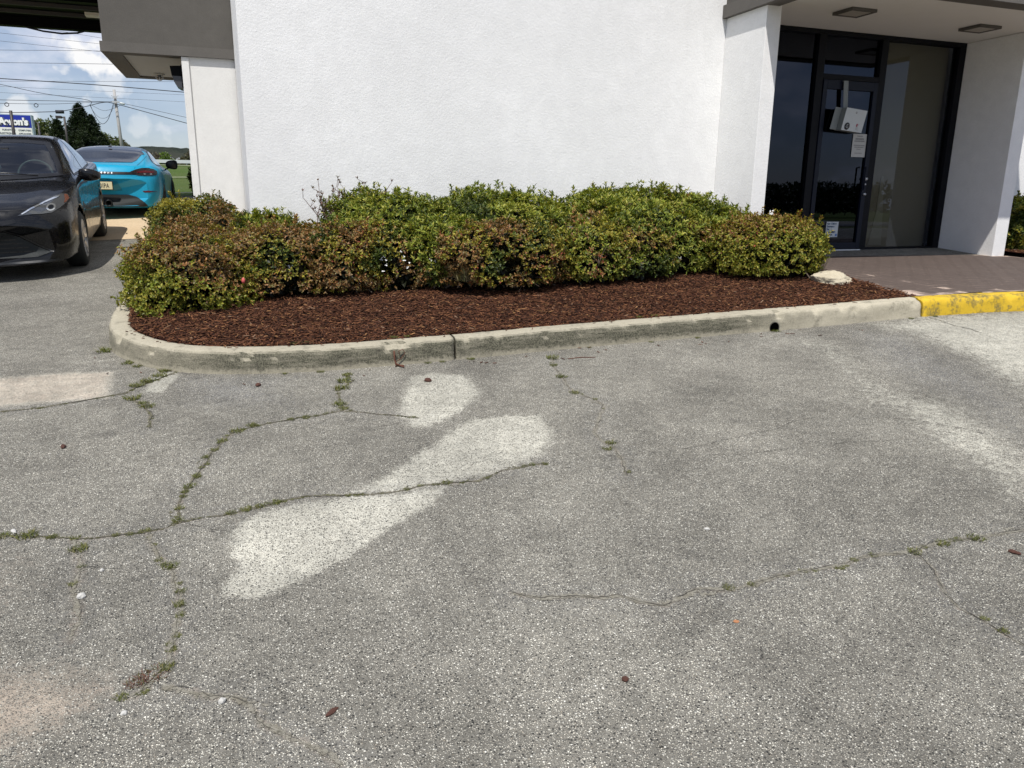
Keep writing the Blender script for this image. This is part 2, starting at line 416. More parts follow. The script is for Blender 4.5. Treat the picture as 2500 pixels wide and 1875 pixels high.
# horizon drops to the right by `roll`
r2 = rt * math.cos(roll) + up * math.sin(roll); u2 = -rt * math.sin(roll) + up * math.cos(roll)
co.matrix_world = Matrix(((r2.x, u2.x, -fw.x, 0), (r2.y, u2.y, -fw.y, 0), (r2.z, u2.z, -fw.z, 1.57), (0, 0, 0, 1)))
SC.view_settings.view_transform = 'Standard'; SC.view_settings.look = 'None'; SC.view_settings.exposure = 0
SC.cycles.max_bounces = 6; SC.cycles.transparent_max_bounces = 12

# ------------------------------------------------------------------ ground sheets
def axis(segs):
    out = []
    for a, b, st in segs: out += list(np.arange(a, b - 1e-6, st))
    out.append(segs[-1][1]); return np.array(out)
def sheet(us, vs, off, mask=None, extra=None):
    U_, V_ = np.meshgrid(us, vs); Z = T(U_, V_) + off
    if extra is not None: Z = Z + extra(U_, V_)
    P = np.stack([U_.ravel(), V_.ravel(), Z.ravel()], 1)
    nu, nv = len(us), len(vs); i, j = np.meshgrid(np.arange(nu - 1), np.arange(nv - 1))
    a = (j * nu + i).ravel(); F = np.stack([a, a + 1, a + 1 + nu, a + nu], 1)
    if mask is not None:
        c = P[F].mean(1); F = F[mask(c[:, 0], c[:, 1])]
    return P, F
def grass_mat():
    t = NT('grass_ground'); p = t.pos(); s = t.pos((.15, 1.2, 1))
    c = t.mix(t.noise(s, 1.2, 6, .65), (.050, .095, .018), (.11, .155, .04))
    c = t.mix(t.ramp(t.noise(p, .05, 4), [(.45, 0), (.7, .6)]), c, (.13, .13, .06))
    t.base(t.mix(t.ramp(t.noise(p, 25, 4, .8), [(.35, .4), (.6, 0)]), c, (.03, .055, .012)))
    t.bump(t.noise(p, 60, 4, .8), .8, .05); t.set(Roughness=.95, Specular_IOR_Level=.1); return t.m
M['grass'] = grass_mat()
us = axis([(-1500, -100, 100), (-100, -10, 5), (-10, 15, 1), (15, 100, 5), (100, 1500, 100)])
vs = axis([(-1500, -100, 100), (-100, -10, 10), (-10, 20, 1), (20, 62, 1), (62, 200, 6), (200, 3000, 100)])
P, F = sheet(us, vs, -.02)
tag(link('ground', mesh_np('ground', P, F, True), M['grass']), kind='structure')

# --- hand-read outlines on the lot (metres on the ground)
CR = dict(
c1=[(-2.2,3.6),(-1.6,3.45),(-0.99,3.33),(-0.90,3.29),(-0.81,3.26),(-0.71,3.21),(-0.63,3.18),(-0.54,3.18),(-0.46,3.17),(-0.37,3.17),(-0.31,3.21),(-0.23,3.21),(-0.11,3.21),(-0.03,3.23),(0.07,3.25),(0.20,3.27),(0.31,3.24),(0.48,3.19),(0.60,3.18),(0.73,3.20),(0.85,3.18),(0.97,3.16),(1.12,3.23),(1.28,3.24),(1.34,3.23)],
c2=[(-0.31,3.21),(-0.33,3.33),(-0.32,3.43),(-0.30,3.53),(-0.26,3.66),(-0.22,3.84),(-0.16,4.03),(-0.10,4.16),(0.01,4.22),(0.16,4.25),(0.29,4.27),(0.39,4.27),(0.50,4.30),(0.65,4.20),(0.79,4.11),(0.89,4.03)],
c3=[(0.50,4.30),(0.51,4.47),(0.52,4.66),(0.60,4.77),(0.63,5.02)],
c4=[(-0.70,4.97),(-0.60,4.79),(-0.54,4.61),(-0.53,4.39)],
c5=[(-3.2,4.95),(-1.36,4.95),(-1.16,4.94),(-0.96,4.99),(-0.72,5.06),(-0.66,5.17),(-0.55,5.29),(-0.46,5.41)],
c6=[(-0.70,3.20),(-0.68,3.12),(-0.64,2.97),(-0.64,2.82),(-0.60,2.65),(-0.60,2.50)],
c7=[(-0.43,3.14),(-0.37,2.94),(-0.32,2.84),(-0.29,2.67),(-0.28,2.57),(-0.28,2.48),(-0.29,2.37),(-0.29,2.29),(-0.32,2.23),(-0.36,2.17),(-0.38,2.15)],
c8=[(-0.31,2.17),(-0.24,2.13),(-0.17,2.08),(-0.11,2.06),(-0.06,2.00),(-0.04,1.93),(0.01,1.87),(0.07,1.81),(0.13,1.74),(0.15,1.70)],
c9=[(0.82,2.27),(0.90,2.21),(1.02,2.18),(1.10,2.14),(1.17,2.13),(1.22,2.07),(1.29,2.02),(1.37,2.05),(1.45,2.07),(1.51,2.04),(1.56,2.03),(1.65,2.03),(1.76,2.04),(1.86,2.04),(1.96,2.03),(2.06,2.02),(2.15,2.04),(2.26,2.03),(2.36,2.01),(2.48,2.02),(2.58,2.02),(2.70,2.00),(2.84,1.99),(2.93,1.98),(3.17,1.96),(4.5,1.8)],
c10=[(2.06,4.90),(1.98,4.67),(1.94,4.43),(1.90,4.23),(1.90,4.12),(1.95,4.00),(1.97,3.87),(1.86,3.71),(1.73,3.50),(1.72,3.39),(1.74,3.29),(1.71,3.15),(1.65,2.98)],
c11=[(2.36,2.01),(2.37,1.96),(2.35,1.88),(2.26,1.76),(2.23,1.67),(2.25,1.59),(2.25,1.51),(2.26,1.46),(2.26,1.35)],
c12=[(5.55,4.88),(5.55,4.77),(5.52,4.60),(5.54,4.47),(5.53,4.35)])
PG = dict(
P1=[(0.99,4.79),(1.18,4.82),(1.37,4.69),(1.36,4.32),(1.16,4.06),(0.92,3.88),(0.81,3.92),(0.80,4.18),(0.89,4.49)],
P2=[(0.96,3.73),(1.14,3.91),(1.39,3.91),(1.56,3.83),(1.51,3.56),(1.36,3.33),(1.10,3.22),(0.84,3.19),(0.59,3.15),(0.42,3.24),(0.57,3.36),(0.77,3.54)],
P3=[(0.40,3.20),(0.59,3.15),(0.82,3.16),(0.70,3.00),(0.48,2.85),(0.29,2.69),(0.11,2.59),(-0.02,2.54),(-0.13,2.59),(-0.14,2.67),(-0.08,2.77),(-0.12,2.93),(-0.11,3.06),(0.00,3.18),(0.16,3.21)],
P4=[(4.04,4.67),(4.18,4.48),(3.88,3.92),(3.75,3.47),(3.97,3.26),(3.84,2.91),(3.63,2.52),(3.51,2.31),(3.25,2.18),(3.19,2.27),(3.29,2.55),(3.42,2.95),(3.54,3.37),(3.75,3.86)],
P5=[(5.45,4.87),(6.60,4.82),(9,4.7),(9,3.0),(5.2,2.2),(4.19,2.47),(4.51,3.20),(4.85,3.86),(5.04,4.53),(4.94,4.80)],
dark=[(4.61,4.76),(4.88,4.51),(4.71,3.73),(4.28,3.02),(3.77,2.62),(3.99,3.12),(4.05,3.65),(4.21,4.14)],
dark2=[(-0.45,5.34),(0.30,5.04),(0.17,4.84),(0.25,4.46),(-0.31,4.66),(-0.38,4.99)],
paint=[(-1.9,5.68),(-1.18,5.66),(-0.84,5.57),(-0.81,4.99),(-1.15,5.03),(-1.9,5.06)],
paint2=[(-0.62,5.03),(-0.59,5.39),(-0.47,5.44),(-0.42,5.33),(-0.50,4.99)],
dirt=[(-0.95,2.46),(-0.62,2.37),(-0.49,2.29),(-0.44,2.19),(-0.54,2.11),(-0.62,2.04),(-0.95,2.0)],
dirt2=[(-1.2,3.22),(-0.85,3.13),(-0.80,2.83),(-1.2,2.69)])
def seg_dist(X, Y, pts, closed=False):
    D = np.full(X.shape, 1e9); n = len(pts)
    for i in range(n if closed else n - 1):
        ax, ay = pts[i]; bx, by = pts[(i + 1) % n]; dx, dy = bx - ax, by - ay
        t = np.clip(((X - ax) * dx + (Y - ay) * dy) / (dx * dx + dy * dy + 1e-12), 0, 1)
        D = np.minimum(D, np.hypot(X - ax - t * dx, Y - ay - t * dy))
    return D
def sdf(X, Y, pts):
    D = seg_dist(X, Y, pts, True); ins = np.zeros(X.shape, bool); n = len(pts)
    for i in range(n):
        ax, ay = pts[i]; bx, by = pts[(i + 1) % n]
        c = ((ay > Y) != (by > Y)) & (X < (bx - ax) * (Y - ay) / (by - ay + 1e-12) + ax); ins ^= c
    return np.where(ins, D, -D)
us = axis([(-60, -10, 5), (-10, -3, 1), (-3, -1.8, .1), (-1.8, 5.6, .022), (5.6, 8, .06), (8, 16, 1), (16, 60, 4)])
vs = axis([(-60, -10, 5), (-10, 0, .5), (0, .9, .1), (.9, 3.2, .016), (3.2, 6.2, .024), (6.2, 20.0, .6)])
P, F = sheet(us, vs, .004)
X, Y = P[:, 0], P[:, 1]
sm = lambda d, w: np.clip(d / w * .5 + .5, 0, 1)
cr_ = np.zeros(len(P)); cg_ = np.zeros(len(P)); cb_ = np.zeros(len(P))
near = (X > -4) & (X < 10) & (Y > 0) & (Y < 7)
xn, yn = X[near], Y[near]
r_ = np.zeros(xn.shape); g_ = np.zeros(xn.shape); b_ = np.zeros(xn.shape)
for k, w, a in (('P1', .06, .80), ('P2', .07, .90), ('P3', .04, 1.0), ('P4', .34, .76), ('P5', .32, .86)): r_ = np.maximum(r_, a * sm(sdf(xn, yn, PG[k]), w))
r_ = np.maximum(r_, .9 * sm(sdf(xn, yn, PG['paint']), .06)); r_ = np.maximum(r_, .9 * sm(sdf(xn, yn, PG['paint2']), .04))
for k, w, a in (('dark', .3, .85), ('dark2', .25, .9)): g_ = np.maximum(g_, a * sm(sdf(xn, yn, PG[k]), w))
b_ = np.maximum(b_, .8 * sm(sdf(xn, yn, PG['paint']), .06))
b_ = np.maximum(b_, .85 * sm(sdf(xn, yn, PG['dirt']), .16)); b_ = np.maximum(b_, .6 * sm(sdf(xn, yn, PG['dirt2']), .3))
for k, w in (('c1', .030), ('c2', .028), ('c3', .03), ('c4', .03), ('c5', .03), ('c6', .05), ('c7', .04), ('c8', .035), ('c9', .028), ('c10', .03), ('c11', .02)):
    d = seg_dist(xn, yn, CR[k]); b_ = np.maximum(b_, .50 * np.exp(-(d / (w * .7)) ** 2)); g_ = np.maximum(g_, .42 * np.exp(-(d / .16) ** 2))
cr_[near] = r_; cg_[near] = g_; cb_[near] = b_
left = (X < -.95) & (Y > 4.95)      # older, slightly bluer lane beyond the seam
cg_[left] = np.maximum(cg_[left], .12)
tag(link('asphalt_lot', mesh_np('asphalt_lot', P, F, True, np.stack([cr_, cg_, cb_], 1)), M['asphalt']), kind='structure')

# crack lines: thin dark gaps lying in the lot surface
def ribbon(bmx, pts, w0, off, amp=.014, step=.010, wf=.22, thin=.0):
    pts = [Vector((p[0], p[1], 0)) for p in pts]; out = []
    for a, b in zip(pts[:-1], pts[1:]):
        n = max(1, int((b - a).length / step))
        out += [a.lerp(b, i / n) for i in range(n)]
    out.append(pts[-1]); prev = None; s = random.random() * 50
    for i, p in enumerate(out):
        d = (out[min(i + 1, len(out) - 1)] - out[max(i - 1, 0)]).normalized(); nrm = Vector((-d.y, d.x, 0))
        q = p + nrm * (noise.noise((i * .42 + s, 0, 0)) * amp * .45 + noise.noise((i * .06 + s, 5, 0)) * amp * 1.3)
        w = w0 * max(.02, .6 + thin + 1.3 * noise.noise((i * wf + s, 9, 0)) + .8 * noise.noise((i * wf * .13 + s, 3, 0)))
        a, b = q + nrm * w, q - nrm * w
        cur = [bmx.verts.new((v.x, v.y, G(v.x, v.y) + off)) for v in (a, b)]
        if prev: bmx.faces.new((prev[0], prev[1], cur[1], cur[0]))
        prev = cur
    return out
extra = [[(3.35, 3.2), (3.6, 2.95), (3.75, 2.7), (4.1, 2.4)], [(2.55, 4.95), (2.7, 4.8), (2.78, 4.7)], [(1.5, 3.3), (1.7, 3.2), (2.0, 3.15), (2.5, 3.2), (3.0, 3.3)], [(3.35, 5.0), (3.5, 4.7), (3.6, 4.4)], [(-.5, 3.95), (-.35, 4.1), (-.1, 4.16)], [(-.31, 3.21), (-.20, 3.10), (-.12, 3.06)], [(2.0, 3.1), (2.3, 3.0), (2.9, 2.95), (3.3, 2.85)], [(-.64, 2.97), (-.5, 2.9), (-.37, 2.94)]]
def crack_mat(name, c1, c2):
    t = NT(name); p = t.pos(); a = t.noise(p, 26, 4, .7); b = t.noise(p, 130, 4, .8)
    c = t.mix(t.ramp(a, [(.45, 0), (.62, 1)]), c1, c2); c = t.mix(t.ramp(b, [(.35, .7), (.52, 0)]), c, (.05, .046, .036))
    t.base(c); t.bump(b, 1, .01); t.set(Roughness=1, Specular_IOR_Level=.05); return t.m
for nm, ks, mt in (('crack_moss', dict(c1=.0085, c2=.008, c3=.009, c4=.009, c5=.013), crack_mat('crack_moss', (.235, .215, .165), (.115, .120, .050))), ('crack_dirt', dict(c6=.012, c7=.012, c8=.012, c9=.014, c10=.010, c11=.006, c12=.004), crack_mat('crack_dirt', (.34, .32, .265), (.26, .24, .19)))):
    bmx = bmesh.new()
    for k, w in ks.items():
        ribbon(bmx, CR[k], w, .0062, amp=.012, step=.006, wf=.55, thin=-.05 if nm == 'crack_dirt' else -.08)
        if k not in ('c12', 'c11', 'c6'): ribbon(bmx, CR[k], w * .8, .0065, amp=.040, step=.006, wf=.4, thin=-.45)
    me = bpy.data.meshes.new(nm); bmx.to_mesh(me); bmx.free()
    tag(link(nm, me, mt), kind='structure')
bmx = bmesh.new()
for k, w in dict(c1=.0022, c2=.0022, c3=.0025, c4=.0025, c5=.0040, c6=.0010, c7=.0014, c8=.0016, c9=.0024, c10=.0022, c11=.0024, c12=.004).items():
    ribbon(bmx, CR[k], w, .0078, thin=-.1)
for e in extra: ribbon(bmx, e, .0018, .0075, thin=-.15)
me = bpy.data.meshes.new('asphalt_cracks'); bmx.to_mesh(me); bmx.free()
tag(link('asphalt_cracks', me, plain('crack_shadow', (.06, .055, .045), .95, var=.4, scale=60)), kind='structure')

# concrete apron across the lane and the slab by the far wall
def concrete_tan():
    t = NT('tan_concrete'); p = t.pos()
    c = t.mix(t.noise(p, 1.3, 6, .65), (.46, .345, .21), (.64, .50, .33))
    c = t.mix(t.ramp(t.noise(p, 30, 5, .75), [(.35, .35), (.55, 0)]), c, (.20, .15, .09))
    t.base(c); t.bump(t.noise(p, 80, 4), .3, .005); t.set(Roughness=.9); return t.m
M['tan_concrete'] = concrete_tan()
P, F = sheet(axis([(-9, .1, .3)]), axis([(12.45, 16.9, .3)]), .010)
tag(link('concrete_apron', mesh_np('concrete_apron', P, F, True), M['tan_concrete']), kind='structure')
P, F = sheet(axis([(-1.5, 1.5, .25)]), axis([(18.2, 19.4, .3)]), .012)
tag(link('concrete_pad', mesh_np('concrete_pad', P, F, True), plain('pale_concrete', (.50, .44, .34), .9, scale=3)), kind='structure')

# ------------------------------------------------------------------ kerbs
KB = [(14, 4.42), (10, 4.62), (6.604, 4.822), (5.517, 4.918), (4.438, 4.945), (3.316, 4.997), (2.288, 5.037), (1.389, 5.050), (.64, 5.085), (.237, 5.146), (-.142, 5.253), (-.42, 5.40), (-.66, 5.62), (-.84, 5.90), (-.955, 6.22), (-1.0, 6.7), (-1.01, 7.5), (-1.02, 9), (-1.02, 11.7)]
def catmull(pts, n=8):
    out = []
    for i in range(len(pts) - 1):
        p0, p1, p2, p3 = pts[max(i - 1, 0)], pts[i], pts[i + 1], pts[min(i + 2, len(pts) - 1)]
        for k in range(n):
            t = k / n; out.append(tuple(.5 * ((2 * b) + (c - a) * t + (2 * a - 5 * b + 4 * c - d) * t * t + (-a + 3 * b - 3 * c + d) * t ** 3) for a, b, c, d in zip(p0, p1, p2, p3)))
    out.append(tuple(pts[-1])); return out
def along(pts):
    s = [0]
    for a, b in zip(pts[:-1], pts[1:]): s.append(s[-1] + math.dist(a, b))
    return s
KL = catmull(KB, 8); KS = along(KL)
def kerb_point(s):
    i = min(max(np.searchsorted(KS, s) - 1, 0), len(KL) - 2); t = (s - KS[i]) / (KS[i + 1] - KS[i])
    a, b = Vector(KL[i]), Vector(KL[i + 1]); p = a.lerp(b, t); d = (b - a).normalized(); return p, Vector((d.y, -d.x))
def s_at(u):
    i = min(range(len(KL)), key=lambda k: abs(KL[k][0] - u)); return KS[i]
KH, KW = .15, .165
def kerb(name, s0, s1, mat, algae, hole=None):
    chip = lambda s, g: .024 * max(0, noise.noise((s * 11, g * 1.5, 2)) - .12) * 2.2 if g > .7 else 0
    prof = [(-.004, -.05, 0), (0, 0, 0), (.002, .03, .2), (.005, .06, .4), (.007, .09, .6), (.010, .118, .8), (.015, .135, .9), (.026, .147, 1), (.045, .150, 1), (.085, .151, 1), (.13, .150, 1), (.155, .147, 1), (.165, .135, 1), (.167, .05, .5)]
    n = max(2, int((s1 - s0) / .022)); V = []; C = []
    for i in range(n + 1):
        s = s0 + (s1 - s0) * i / n; p, nr = kerb_point(s)
        e = min(i, n - i) * (s1 - s0) / n                # rounded ends at the joints
        for k, (w, h, g) in enumerate(prof):
            q = p + nr * (w + .004 * noise.noise((s * 7, k * .7, 1)) + .006 * noise.noise((s * 1.9, k * .3, 4)) + (max(0, .012 - e) * .8 if w < .1 else 0) + (chip(s, g) if w < .06 else 0))
            z = G(q.x, q.y) + h + (.004 * noise.noise((s * 9, k, 7)) if h > .05 else 0) - (chip(s, g) * .7 if w < .06 else 0)
            if hole is not None and h > 0 and k < 7:      # optional dent in the face for a drain mouth
                d = math.hypot((s - hole), (h - .055)) 
                if d < .045: q = q + nr * (.10 * (1 - (d / .045) ** 4))
            V.append((q.x, q.y, z)); C.append((algae(p.x), g, 0))
    m = len(prof); F = [(i * m + k, i * m + k + 1, (i + 1) * m + k + 1, (i + 1) * m + k) for i in range(n) for k in range(m - 1)]
    me = mesh_np(name, V, F, True, np.array(C))
    bm = bmesh.new(); bm.from_mesh(me); bm.verts.ensure_lookup_table()
    bm.faces.new([bm.verts[k] for k in range(m)]); bm.faces.new([bm.verts[n * m + k] for k in range(m)][::-1])
    bmesh.ops.recalc_face_normals(bm, faces=bm.faces); bm.to_mesh(me); bm.free()
    return tag(link(name, me, mat), kind='structure')
sj, sy = s_at(1.389), s_at(5.517); shole = None
alg = lambda x: (1.0 if x < 3.6 else max(.12, 1 - (x - 3.6) / .9 * .88)) * (1 - .3 * min(1, max(0, (-.1 - x) / .5)))
hole_s = s_at(3.986)
kerb('kerb', sj + .008, KS[-1], M['kerb'], alg)
kerb('kerb', sy + .009, sj - .006, M['kerb'], alg)
kerb('kerb', 0, sy - .009, M['kerb_y'], alg)
hp, hn = kerb_point(hole_s)
mb = MB()
for k in range(1):
    hz = G(hp.x, hp.y)
    a = math.atan2(hn.y, hn.x) - math.pi / 2
    MM = Matrix.Translation((hp.x, hp.y, hz + .030)) @ Matrix.Rotation(a, 4, 'Z')
    prof = [(.046, -.004), (.046, .05), (.041, .05), (.041, -.004)]
    mb.lathe(prof, (0, 0, 0), 'y', 28, closed=True)
    for v in mb.bm.verts: v.co = MM @ v.co
dp = mb.build('drain_pipe', plain('old_pipe', (.07, .065, .05), .9, var=.3)); tag(dp, 'short round drain pipe mouth set low in the concrete kerb face', 'drain pipe')
b2 = MB(); b2.lathe([(.0001, -.0022), (.0408, -.0022)], (0, 0, 0), 'y', 24)  # flat black disc standing in for the shade inside the pipe
for v in b2.bm.verts: v.co = MM @ v.co
b2.build('mouth_shade', plain('pipe_shade', (.001, .001, .001), 1, spec=0), dp)

# ------------------------------------------------------------------ planting bed and mulch
def bed_z(u, v):
    return T(u, np.minimum(v, 8.28)) + .135 + .03 * np.clip((v - 5.3) / 1.0, 0, 1)
bedpoly = [(p[0], p[1]) for p in [tuple((kerb_point(s)[0] + kerb_point(s)[1] * .15)) for s in np.arange(s_at(5.60), KS[-1], .05)]]
bedpoly = bedpoly + [(.13, 11.9), (.14, 8.25), (5.60, 8.25), (5.62, 5.9)]
us = axis([(-1.1, 5.7, .045)]); vs = axis([(4.9, 12.0, .05)])
U_, V_ = np.meshgrid(us, vs)
P, F = sheet(us, vs, 0)
P[:, 2] = bed_z(P[:, 0], P[:, 1]) + np.array([.014 * noise.noise((x * 6, y * 6, 0)) + .012 * noise.noise((x * 2, y * 2, 3)) for x, y in P[:, :2]])
dd = sdf(P[:, 0], P[:, 1], bedpoly); P[:, 2] -= .035 * np.clip(1 - dd / .03, 0, 1)
ins = sdf(P[F].mean(1)[:, 0], P[F].mean(1)[:, 1], bedpoly) > -.06
F = F[ins]
t = NT('mulch_soil'); p_ = t.pos(); t.base(t.mix(t.noise(p_, 70, 5, .8), (.018, .007, .005), (.06, .022, .014))); t.bump(t.noise(p_, 90, 4, .8), 1, .02); t.set(Roughness=.95, Specular_IOR_Level=.1)
M['soil'] = t.m
tag(link('planting_bed', mesh_np('planting_bed', P, F, True), M['soil']), kind='structure')

def boxes(C, L_, Wd, H, yaw, pit, rol, col):
    """many little tapered chips as one mesh"""
    n = len(C)
    base = np.array([[-1, -1, -1], [1, -.6, -1], [1, .6, -1], [-1, 1, -1], [-1, -.8, 1], [.9, -.5, 1], [.9, .5, 1], [-1, .8, 1]], float) * .5
    S = np.stack([L_, Wd, H], 1)[:, None, :] * base[None]
    cy, sy_, cp, sp_, cr2, sr = np.cos(yaw), np.sin(yaw), np.cos(pit), np.sin(pit), np.cos(rol), np.sin(rol)
    x, y, z = S[..., 0], S[..., 1], S[..., 2]
    y, z = y * cr2[:, None] - z * sr[:, None], y * sr[:, None] + z * cr2[:, None]
    x, z = x * cp[:, None] + z * sp_[:, None], -x * sp_[:, None] + z * cp[:, None]
    x, y = x * cy[:, None] - y * sy_[:, None], x * sy_[:, None] + y * cy[:, None]
    V = (np.stack([x, y, z], 2) + C[:, None, :]).reshape(-1, 3)
    q = np.array([[0, 3, 2, 1], [4, 5, 6, 7], [0, 1, 5, 4], [1, 2, 6, 5], [2, 3, 7, 6], [3, 0, 4, 7]])
    F = (q[None] + (np.arange(n) * 8)[:, None, None]).reshape(-1, 4)
    return V, F, np.repeat(col, 8, 0)
def mulch(name, n, poly, x0, x1, y0, y1, zf, lab):
    X = rng.uniform(x0, x1, n); Y = rng.uniform(y0, y1, n)
    d = sdf(X, Y, poly); k = d > .004; X, Y = X[k], Y[k]; n = len(X)
    L_ = rng.gamma(3, .0085, n) + .008; L_ = np.minimum(L_, .09); Wd = rng.uniform(.004, .011, n); H = rng.uniform(.002, .006, n)
    yaw = rng.uniform(0, 6.28, n); pit = rng.normal(0, .22, n); rol = rng.normal(0, .5, n)
    Z = zf(X, Y) + np.array([.014 * noise.noise((x * 6, y * 6, 0)) + .012 * noise.noise((x * 2, y * 2, 3)) for x, y in zip(X, Y)]) + rng.uniform(-.002, .016, n)
    pal = np.array([(.055, .018, .012), (.095, .034, .021), (.145, .055, .032), (.028, .011, .008), (.24, .11, .06), (.07, .025, .016)])
    c = pal[rng.choice(len(pal), n, p=[.26, .24, .16, .18, .03, .13])] * rng.uniform(.6, 1.35, (n, 1)) * np.array([1.12, 1.28, 1.0])
    lt = rng.random(n) < .008; c[lt] = (.26, .16, .10)
    V, F, CC = boxes(np.stack([X, Y, Z], 1), L_, Wd, H, yaw, pit, rol, c)
    return tag(link(name, mesh_np(name, V, F, False, CC), M['chip']), lab, 'mulch', kind='stuff')
mulch('wood_mulch', 66000, bedpoly, -1.05, 5.7, 5.0, 7.1, bed_z, 'dark red brown shredded wood mulch covering the planting bed')

sp_ = []
for _ in range(90):
    q_ = random.uniform(s_at(5.3), s_at(-.9)); pp, nn = kerb_point(q_); w_ = random.choice([random.uniform(.09, .16), random.uniform(.09, .16), random.uniform(-.25, -.01)])
    c_ = pp + nn * w_; sp_.append((c_.x, c_.y, G(c_.x, c_.y) + (.156 if w_ > 0 else .009)))
n_ = len(sp_); V, F, CC = boxes(np.array(sp_), rng.uniform(.012, .035, n_), rng.uniform(.004, .008, n_), rng.uniform(.002, .005, n_), rng.uniform(0, 6.28, n_), rng.normal(0, .08, n_), rng.normal(0, .2, n_), np.array([(.11, .05, .03)]) * rng.uniform(.5, 1.5, (n_, 1)))
tag(link('spilled_mulch', mesh_np('spilled_mulch', V, F, False, CC), M['chip']), 'loose mulch chips spilled on the kerb top and the asphalt beside it', 'mulch', kind='stuff')
# right-hand bed beyond the porch
rb = [(9.76, 7.28), (14, 7.10), (14, 8.25), (9.76, 8.25)]
def rz(u, v): return .86 + .03 * np.clip((np.asarray(v) - 7.1), 0, 1) + np.asarray(u) * 0
P, F = sheet(axis([(9.76, 14, .2)]), axis([(7.1, 8.26, .1)]), 0); P[:, 2] = rz(P[:, 0], P[:, 1])
tag(link('planting_bed', mesh_np('planting_bed', P, F, True), M['soil']), kind='structure')
mulch('wood_mulch', 7000, rb, 9.7, 13.5, 7.1, 8.25, rz, 'dark red brown wood mulch under the shrub right of the porch')

# ------------------------------------------------------------------ brick paving of the porch
def pat_z(u, v):
    u = np.asarray(u, float); v = np.asarray(v, float)
    zk = T(u, 4.95) + .150
    t_ = np.clip((v - 4.95) / (8.39 - 4.95), 0, 1); return zk * (1 - t_) + .828 * t_
patpoly = [(5.60, 5.07), (6.6, 4.99), (10, 4.79), (14, 4.59), (14, 7.1), (9.78, 7.3), (9.78, 7.53), (9.525, 7.53), (9.525, 8.55), (5.60, 8.55)]
def in_poly_faces(us, vs, zf, poly, off):
    P, F = sheet(us, vs, 0); P[:, 2] = zf(P[:, 0], P[:, 1]) + off
    c = P[F].mean(1); return P, F[sdf(c[:, 0], c[:, 1], poly) > 0]
P, F = in_poly_faces(axis([(5.6, 14, .05)]), axis([(4.59, 8.56, .05)]), pat_z, patpoly, 0)
t = NT('joint_mortar'); p_ = t.pos(); t.base(t.mix(t.ramp(t.noise(p_, 3.0, 5, .7), [(.44, 0), (.58, 1)]), (.15, .112, .092), (.50, .39, .31))); t.set(Roughness=.9)
tag(link('porch_slab', mesh_np('porch_slab', P, F, True), t.m), kind='structure')
V = []; F = []; C = []
bw, bl, gap = .115, .23, .0036
ang = R(0)
def herring(x0, x1, y0, y1):
    out = []
    n = int(max(x1 - x0, y1 - y0) / bw) + 8
    for r in range(-n, n):
        for k in range(-n // 2, n // 2):
            # horizontal brick, then vertical brick
            bx = (r + 4 * k) * bw; by = r * bw
            out.append((bx, by, bl, bw)); out.append((bx + 2 * bw, by - bw, bw, bl))
    return out
ca, sa = 1.0, 0.0
seen = set()
for bx, by, w, h in herring(-1, 9, -5, 5):
    cs_ = [(bx + gap, by + gap), (bx + w - gap, by + gap), (bx + w - gap, by + h - gap), (bx + gap, by + h - gap)]
    pts = [(7.2 + x * ca - y * sa, 6.4 + x * sa + y * ca) for x, y in cs_]
    cx_, cy_ = sum(p[0] for p in pts) / 4, sum(p[1] for p in pts) / 4
    if not (5.4 < cx_ < 12.5 and 4.5 < cy_ < 8.7): continue
    X_, Y_ = np.array([p[0] for p in pts]), np.array([p[1] for p in pts])
    if (sdf(X_, Y_, patpoly) < -.005).any(): continue
    b0 = len(V); jt = random.uniform(-.0006, .0006)
    for x, y in pts: V.append((x, y, float(pat_z(x, y)) + .0010 + jt * .2))
    F += [(b0, b0 + 1, b0 + 2, b0 + 3)]
    c = np.array((.098, .074, .062)) * random.uniform(.95, 1.05); C += [tuple(c)] * 4
tag(link('brick_paving', mesh_np('brick_paving', V, F, False, np.array(C)), vcol('paving_brick', .7, .3, 0, .2)), kind='structure')

# ------------------------------------------------------------------ building
B = empty('bank_building', (0, 8.28, 0.7), 'white stucco commercial building with grey fascia and recessed glass entrance porch', 'building')
MB().box(.144, 5.60, 8.28, 11.95, .2, 6.2).build('wall', M['white_stucco'], B)
MB().box(.13, .16, 12.002, 12.1, 3.2, 6.2).build('wall_joint', M['black_metal'], B)
MB().box(9.75, 18, 8.28, 11.95, .2, 6.2).build('wall', M['white_stucco'], B)
MB().box(5.602, 5.79, 7.53, 8.60, .3, 3.597, .006).build('pillar', M['white_stucco'], B)
MB().box(9.527, 9.748, 7.53, 8.60, .3, 3.597, .006).build('pillar', M['white_stucco'], B)
# porch canopy: upper fascia, drip band, beam undersides, soffit
def canopy(x0, x1, y0, y1, z0, z1, bw_, bh, ov, lo, mat, parent):
    # ring-shaped drip band (its underside is the dark border), upper fascia set back
    m = MB()
    m.box(x0 - ov, x1 + ov, y0 - ov, y0 + bw_, z0, z0 + bh)
    m.box(x0 - ov, x0 + bw_, y0 + bw_, y1, z0, z0 + bh)
    m.box(x1 - bw_, x1 + ov, y0 + bw_, y1, z0, z0 + bh)
    if lo: m.box(x0 + bw_, x1 - bw_, y1 - bw_, y1, z0, z0 + bh)
    m.build('drip_band', M['grey_band'], parent)
    MB().box(x0, x1, y0, y1, z0 + bh + .0, z1).build('fascia', mat, parent)
canopy(5.585, 9.77, 6.53, 8.277, 3.575, 5.3, .17, .14, .045, False, M['grey_stucco'], B)
MB().box(5.757, 9.598, 6.705, 8.62, 3.60, 3.70).build('soffit', M['soffit'], B)
